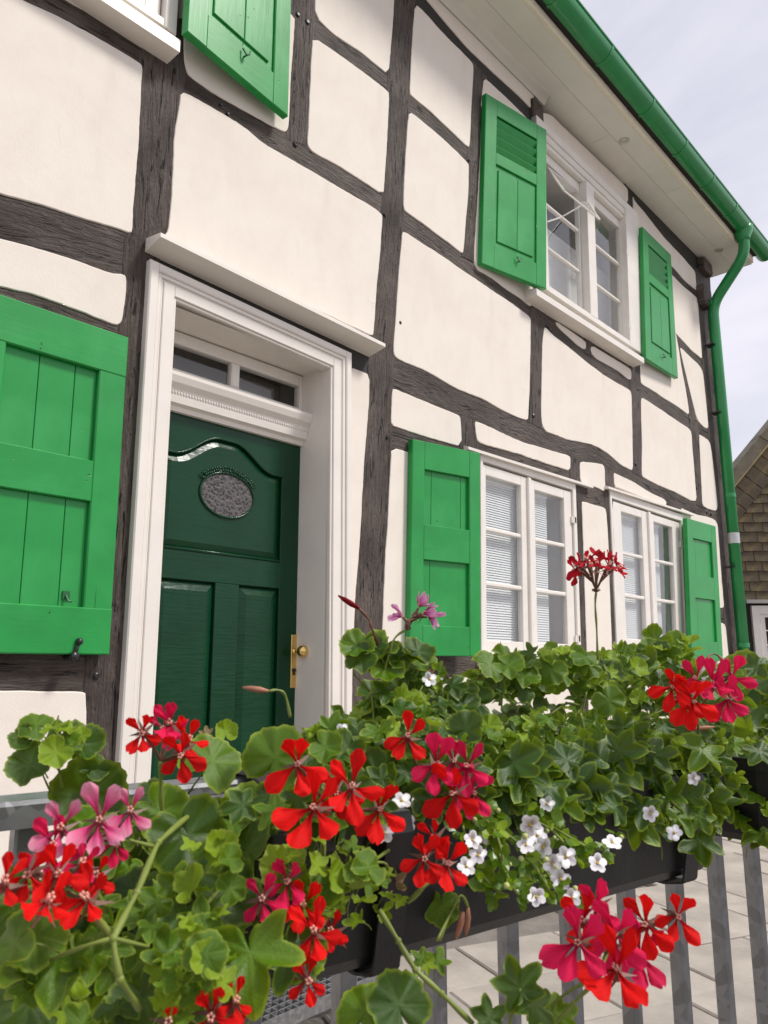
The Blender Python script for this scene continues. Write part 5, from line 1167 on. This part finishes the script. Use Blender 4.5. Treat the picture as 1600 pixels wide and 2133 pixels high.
# traced stems: plant, [(u,v,o)], radius
for pl_, P, r_ in [
 (pA, [(480,1690,.13),(400,1695,.19),(330,1755,.235),(285,1860,.265),(236,1955,.285),(250,2040,.29),(290,2100,.28)], .0036),
 (pA, [(236,1955,.285),(180,1970,.28),(105,2000,.26)], .0022), (pA, [(236,1955,.285),(310,1972,.28)], .002), (pA, [(326,1765,.235),(270,1750,.24)], .0022),
 (pB, [(130,1645,.06),(122,1600,.065),(105,1560,.065),(95,1535,.065)], .0026), (pB, [(105,1560,.065),(75,1540,.065),(62,1515,.06)], .0018), (pB, [(118,1600,.065),(140,1570,.07)], .0015), (pB, [(105,1650,.06),(85,1605,.07)], .0015), (pB, [(103,1545,.065),(115,1520,.06),(122,1490,.06)], .0016),
 (pC, [(905,1685,.16),(850,1740,.20),(770,1800,.235)], .0026), (pC, [(790,1895,.25),(830,1960,.26),(865,2020,.27),(920,2070,.28),(985,2133,.29)], .0036), (pC, [(872,2025,.27),(850,2060,.275)], .0022), (pC, [(910,1960,.24),(945,1890,.235)], .002), (pC, [(760,1800,.24),(805,1800,.24),(805,1850,.235)], .0022),
 (pC, [(672,1735,.25),(675,1800,.24),(680,1850,.22)], .002), (pC, [(560,1740,.16),(535,1770,.19),(560,1830,.2)], .004), (pA, [(490,1800,.22),(460,1850,.225),(410,1905,.24)], .0024),
 (pF, [(1235,2050,.33),(1195,2090,.32),(1150,2140,.31)], .0026), (pF, [(1230,2040,.33),(1165,2080,.31),(1110,2140,.30)], .0022), (pF, [(1085,2060,.31),(1070,2100,.305),(1060,2140,.3)], .002),
 (pG, [(1230,1570,.15),(1285,1550,.15),(1320,1560,.14)], .0036), (pG, [(1275,1625,.19),(1355,1626,.19)], .003), (pG, [(1380,1630,.2),(1400,1670,.22),(1420,1690,.22)], .003), (pG, [(1230,1560,.14),(1280,1540,.15)], .0025), (pG, [(1340,1500,.12),(1400,1470,.14)], .0035), (pG, [(1270,1600,.18),(1320,1560,.17)], .0032),
 (pE, [(880,1580,.10),(850,1555,.11),(838,1540,.1)], .0036), (pE, [(1010,1640,.16),(1050,1670,.19)], .0028), (pE, [(1130,1500,.05),(1180,1465,.05),(1210,1470,.05)], .0034), (pE, [(1040,1470,.03),(1048,1420,.03)], .003), (pE, [(1210,1500,.04),(1222,1440,.04)], .003), (pE, [(775,1620,.08),(778,1500,.08),(775,1440,.07)], .0026),
 (pM, [(815,1470,.06),(812,1410,.075),(790,1360,.08),(780,1345,.08)], .0030), (pM, [(812,1405,.075),(770,1375,.08)], .0018), (pM, [(815,1405,.075),(855,1385,.082)], .0018), (pM, [(770,1440,.06),(742,1410,.06),(735,1400,.06)], .0016),
]:
    so_ = stalk(pl_, [OP(*q) for q in P], r_ * .50, name='stem', sm=.25 if r_ > .0024 else 1.0)
    if r_ > .0024:
        for q in P[1:-1]:
            m_ = MB(); m_.sphere(OP(*q), r_ * .57, 7, 5); m_.out('stem_node', STEM, so_, smooth=True)
for i in range(14):                                  # stems rising out of the soil inside the leaves
    s = rnd(.3, .74); pl_ = random.choice([pE, pG]); b = RPt(s, rnd(.08, .17), 1.085); stalk(pl_, [b, b + V((0, 0, .025)) + rv(.01), b + V((0, 0, .05)) + rv(.02)], (.0024, .0016), name='stem')
# --- flower heads: plant, umbel centre (u,v,o), stalk foot, florets (u,v,o,size,colour)
heads = [
 (pA, (335,1585,.16), [(335,1640,.155),(338,1700,.15),(345,1790,.13)], [(297,1527,.17,.042,'red'),(355,1508,.165,.042,'mag'),(392,1545,.175,.042,'red'),(378,1572,.185,.044,'red'),(340,1520,.15,.036,'mag')]),
 (pB, (180,1755,.215), [(185,1830,.21),(225,1900,.2)], [(128,1725,.225,.046,'pink'),(208,1708,.235,.046,'pink'),(272,1690,.22,.042,'pink'),(110,1760,.225,.044,'mag'),(240,1755,.21,.036,'mag')]),
 (pA, (130,1850,.235), [(190,1900,.25),(236,1955,.28)], [(100,1878,.27,.046,'red'),(182,1872,.265,.044,'red'),(60,1820,.25,.044,'red'),(120,1820,.26,.044,'red'),(10,1838,.26,.044,'red'),(200,1825,.245,.038,'red'),(170,1800,.25,.034,'mag')]),
 (pC, (690,1690,.235), [(675,1745,.24),(672,1800,.24)], [(655,1682,.27,.050,'red'),(620,1592,.255,.046,'red'),(733,1640,.26,.048,'red'),(790,1685,.25,.046,'red'),(700,1650,.24,.042,'red')]),
 (pD, (905,1670,.225), [(890,1690,.220),(850,1760,.200)], [(945,1652,.250,.050,'red'),(908,1592,.240,.046,'mag'),(975,1595,.240,.044,'mag'),(985,1650,.235,.042,'mag'),(945,1585,.230,.038,'mag')]),
 (pD, (870,1600,.200), [(880,1640,.200),(890,1690,.190)], [(850,1535,.205,.040,'red')]),
 (pD, (900,1830,.250), [(880,1850,.250),(850,1880,.240)], [(884,1788,.265,.042,'red'),(932,1800,.270,.042,'red'),(905,1745,.260,.036,'red')]),
 (pC, (620,1880,.255), [(660,1930,.24),(700,1960,.22)], [(545,1872,.265,.044,'mag'),(600,1835,.26,.042,'mag'),(632,1885,.265,.042,'red'),(655,1940,.28,.046,'red'),(690,1940,.265,.034,'red'),(640,2040,.285,.036,'red')]),
 (pA, (430,2140,.29), [(430,2190,.28)], [(440,2115,.30,.044,'red'),(490,2085,.295,.036,'red'),(500,2140,.29,.036,'red'),(352,2128,.295,.03,'red')]),
 (pF, (1265,1985,.315), [(1250,2040,.33)], [(1285,2020,.35,.050,'red'),(1205,1962,.34,.050,'mag'),(1240,1890,.325,.044,'mag'),(1282,1945,.34,.046,'mag'),(1345,1925,.325,.044,'red'),(1335,1985,.32,.042,'mag'),(1412,1908,.33,.036,'red'),(1215,1920,.32,.040,'red')]),
 (pG, (1450,1480,.215), [(1455,1530,.2),(1450,1600,.15)], [(1443,1460,.255,.052,'red'),(1402,1430,.245,.046,'red'),(1485,1425,.240,.046,'mag'),(1515,1455,.240,.048,'mag'),(1450,1415,.230,.042,'mag'),(1525,1410,.235,.044,'mag'),(1420,1455,.235,.042,'red')]),
]
PXS = iter([95,100,95,110,80, 120,145,110,115,85, 135,120,115,125,100,85,80, 165,140,145,140,110, 140,130,120,110,95, 100, 115,115,85, 100,110,110,130,75,90, 115,85,80,60, 185,165,130,155,140,130,105,120, 130,100,110,110,95,100,95])
for pl_, c, ft, fl in heads:
    cp = OP(*c)
    stalk(pl_, [cp] + [OP(*q) for q in ft], .0018)
    for (u, v, o, sz, col) in fl:
        sz = next(PXS) * 1.06 * (OP(u, v, o) - C0).dot(F3) / F
        floret(pl_, u, v, o, sz, col, roll=rnd(-.35, .35), umb=cp)
for (u, v, o, d, L_) in [(560,1440,.07,(-1,.15),.022),(748,1268,.085,(-.8,.5),.022),(1430,1520,.17,(1,.1),.03),(1495,1365,.12,(.6,-.6),.022),(905,1392,.06,(-.6,-.6),.012),(975,1890,.22,(-.1,-1),.018),(965,1900,.225,(-.3,-1),.018)]:
    p = OP(u, v, o); dd = (HR * d[0] + ZZ * d[1]).normalized(); m_ = MB(); m_.tube([p, p + dd * L_ * .35, p + dd * L_ * .7, p + dd * L_], [.0012, .0026, .0022, .0006], 8)
    pl_ = {560: pC, 748: pM, 1430: pG, 1495: pG, 905: pE, 975: pD, 965: pD}[u]
    m_.out('bud', PET['dark'] if u in (748,) else SEPAL, pl_, smooth=True)
for pl_, P, r_, mt in [(pC, [(605,1495,.07),(595,1450,.07),(580,1438,.07),(560,1440,.07)], .0014, STEM), (pM, [(790,1345,.08),(775,1310,.085),(768,1290,.085),(748,1268,.085)], .0015, STEM2), (pG, [(1290,1640,.18),(1330,1590,.18),(1395,1545,.175),(1430,1522,.17)], .0015, STEM), (pG, [(1450,1420,.12),(1470,1375,.12),(1485,1362,.12),(1500,1368,.12)], .0013, STEM2), (pE, [(945,1440,.06),(925,1395,.06),(905,1386,.06),(900,1398,.06)], .0013, STEM2), (pD, [(915,1960,.22),(940,1900,.22),(960,1865,.22),(975,1890,.22)], .0013, STEM),
                       (pM, [(800,1400,.08),(808,1370,.085),(822,1330,.09),(845,1312,.09)], .0013, STEM), (pE, [(1245,1375,.11),(1243,1310,.115),(1240,1260,.118),(1242,1232,.12)], .0014, STEM)]:
    stalk(pl_, [OP(*q) for q in P], r_, mt)
cp = OP(845, 1312, .09)
for (u, v, o, col, f) in [(838,1285,.095,'mauve',(-.6,.5)), (880,1278,.10,'mauve',(.8,.3)), (872,1265,.095,'mauve',(.4,.9)), (892,1285,.1,'mauve',(1,-.1))]:
    floret(pM, u, v, o, .030, col, face=HR * f[0] + ZZ * f[1] + TOC * .3, umb=cp, open_=.85)
cp = OP(1242, 1230, .12)
for (u, v, o, f) in [(1205,1180,.125,(-.9,.4)), (1222,1168,.135,(-.4,.9)), (1243,1178,.145,(0,.8)), (1250,1162,.125,(.1,1)), (1268,1178,.14,(.4,.8)), (1285,1182,.13,(.9,.5)), (1232,1180,.11,(-.1,1)), (1278,1170,.12,(.6,.9)), (1200,1190,.115,(-1,.1))]:
    floret(pE, u, v, o, .031, 'dark', face=HR * f[0] + ZZ * f[1] + TOC * .45, umb=cp, open_=.15)
m_ = MB(); m_.lathe(cp - ZZ * .002, (0, 0, 1), [(0, .001), (.002, .005), (.004, .004)], 8); m_.out('umbel_base', STEM2, pE)
# seed head seen from below, left of the box, and the small bud spray at the upper left
for (u, v, o, pl_) in [(122,1500,.06,pB), (778,1455,.07,pE)]:
    for i in range(6):
        p = OP(u, v, o); dd = (ZZ * rnd(-1, .3) + HR * rnd(-.8, .8) + TOC * rnd(-.3, .5)).normalized(); m_ = MB(); m_.tube([p, p + dd * .006, p + dd * .012, p + dd * .017], [.0007, .0022, .0022, .0005], 6); m_.out('bud', LEAVES[1], pl_, smooth=True)

# --- white bacopa
pW = plant('bacopa', 'white flowered trailing bacopa spilling over the front of the flower box', RPt(.45, .17, 1.12), 'bacopa')
def bac_mesh(seed):
    R = random.Random(seed); m_ = MB()
    for i in range(5):
        a = 2 * PI * i / 5 + R.uniform(-.12, .12); vs = [(0, 0, .0)]; k = 9; el = R.uniform(.0, .35)
        for j in range(k):
            t = 2 * PI * j / (k - 1) - PI; r0 = .28 + .30 * math.cos(t); x = .27 * math.sin(t); y = .08 + r0 * .85
            y = max(.03, .34 - .30 * math.cos(t)); z = y * el * y + .02 * math.sin(3 * t + i)
            vs.append((x * math.cos(a) + y * math.sin(a), -x * math.sin(a) + y * math.cos(a), z))
        m_.add(vs, [(0, j, j + 1) for j in range(1, k)])
    m_.lathe((0, 0, -.0), (0, 0, 1), [(0, .10), (.05, .09), (.06, .04)], 8, mi=1); m_.lathe((0, 0, 0), (0, 0, -1), [(0, .09), (.25, .07), (.45, .05)], 6, mi=2)
    me = bpy.data.meshes.new('bacopa_flower'); me.from_pydata([tuple(v) for v in m_.v], [], m_.f)
    for x in (WHITEP, YEL, STEM): me.materials.append(x)
    for p, q in zip(me.polygons, m_.m): p.material_index = q; p.use_smooth = True
    return me
BM = [bac_mesh(i) for i in range(4)]
BAC = [(850,1628,.172),(837,1668,.192),(875,1672,.197),(846,1715,.202),(800,1735,.212),(985,1750,.237),(996,1782,.242),(972,1805,.242),(1105,1718,.247),(1096,1760,.252),(1132,1765,.254),(1150,1800,.257),(1180,1785,.252),(1168,1832,.257),(1118,1868,.262),(1276,1755,.257),(1245,1798,.257),(1355,1695,.252),(1405,1735,.247),(713,1523,.112),(895,1415,.082),(1240,1498,.072),(1445,1622,.222),(1502,1610,.192),(1592,1702,.142),(1310,1545,.142),(1140,1675,.222),(905,1640,.192),(1000,1760,.222),(1060,1385,.062),(1465,1405,.102),(1120,1740,.247),(1192,1870,.262),(600,1640,.122),(590,1655,.132),(860,1650,.182)]
for (u, v, o) in BAC:
    p = OP(u, v, o + .012); k = -(ray(u, v).normalized()); link('flower', random.choice(BM), pW, basis(k + ZZ * rnd(-.1, .5) + rv(.5), ZZ + rv(.6), p, rnd(.0098, .0120)))
# its runners and small leaves
RUN = [[(1000,1680,.218),(1060,1740,.248),(1120,1790,.258),(1160,1850,.263),(1190,1880,.258)], [(1010,1690,.218),(1040,1780,.253),(1070,1850,.263),(1100,1880,.263)], [(1100,1690,.218),(1180,1740,.253),(1240,1770,.258),(1280,1750,.258)], [(960,1700,.218),(980,1780,.238),(1020,1840,.253),(1060,1870,.258)], [(780,1560,.118),(720,1540,.108),(680,1560,.108)], [(820,1620,.158),(860,1690,.193),(900,1740,.208)], [(1000,1700,.228),(1030,1730,.248),(1050,1800,.258),(1045,1850,.258)], [(1080,1760,.258),(1130,1830,.263),(1150,1870,.263)], [(1090,1700,.228),(1150,1730,.248),(1210,1800,.258)], [(640,1600,.108),(700,1590,.118),(760,1600,.128)], [(900,1400,.068),(880,1430,.078),(860,1470,.078)]]
lf = MB()
for P in RUN:
    P3 = [OP(*q) for q in P]; stalk(pW, P3, .0011, name='runner')
    for a, b in zip(P3, P3[1:]):
        n_ = max(2, int((b - a).length / .0052))
        for i in range(n_):
            c = a.lerp(b, i / n_) + rv(.006)
            for _ in range(3):
                d = (rv(1) + TOC * .25).normalized(); nr = (TOC * .7 + ZZ * .4 + rv(.6)).normalized(); sd = nr.cross(d).normalized(); s = rnd(.007, .0115); e = (d - nr * d.dot(nr)).normalized()
                lf.add([c, c + e * s * .35 + sd * s * .33, c + e * s * .75 + sd * s * .27, c + e * s, c + e * s * .75 - sd * s * .27, c + e * s * .35 - sd * s * .33, c + e * s * .5 - nr * s * .06], [(0, 1, 6), (1, 2, 6), (2, 3, 6), (3, 4, 6), (4, 5, 6), (5, 0, 6)], 1 if rnd(0, 1) < .3 else 0, [(.4, .6)] * 7)
lf.out('small_leaves', [LEAVES[1], LEAVES[2]], pW, uv=True, kind='stuff')
bd = MB()
for i in range(22):
    P = random.choice(RUN[:4] + RUN[6:9]); a, b = random.choice(list(zip(P, P[1:]))); t = rnd(0, 1); c = OP(*[a[j] + (b[j] - a[j]) * t for j in range(3)]) + rv(.008) + TOC * .006
    bd.sphere(c, rnd(.0014, .0024), 6, 4)
bd.out('small_buds', simple('bacopa_bud', (.45, .5, .18), .6, var=.2), pW, smooth=True, kind='stuff')
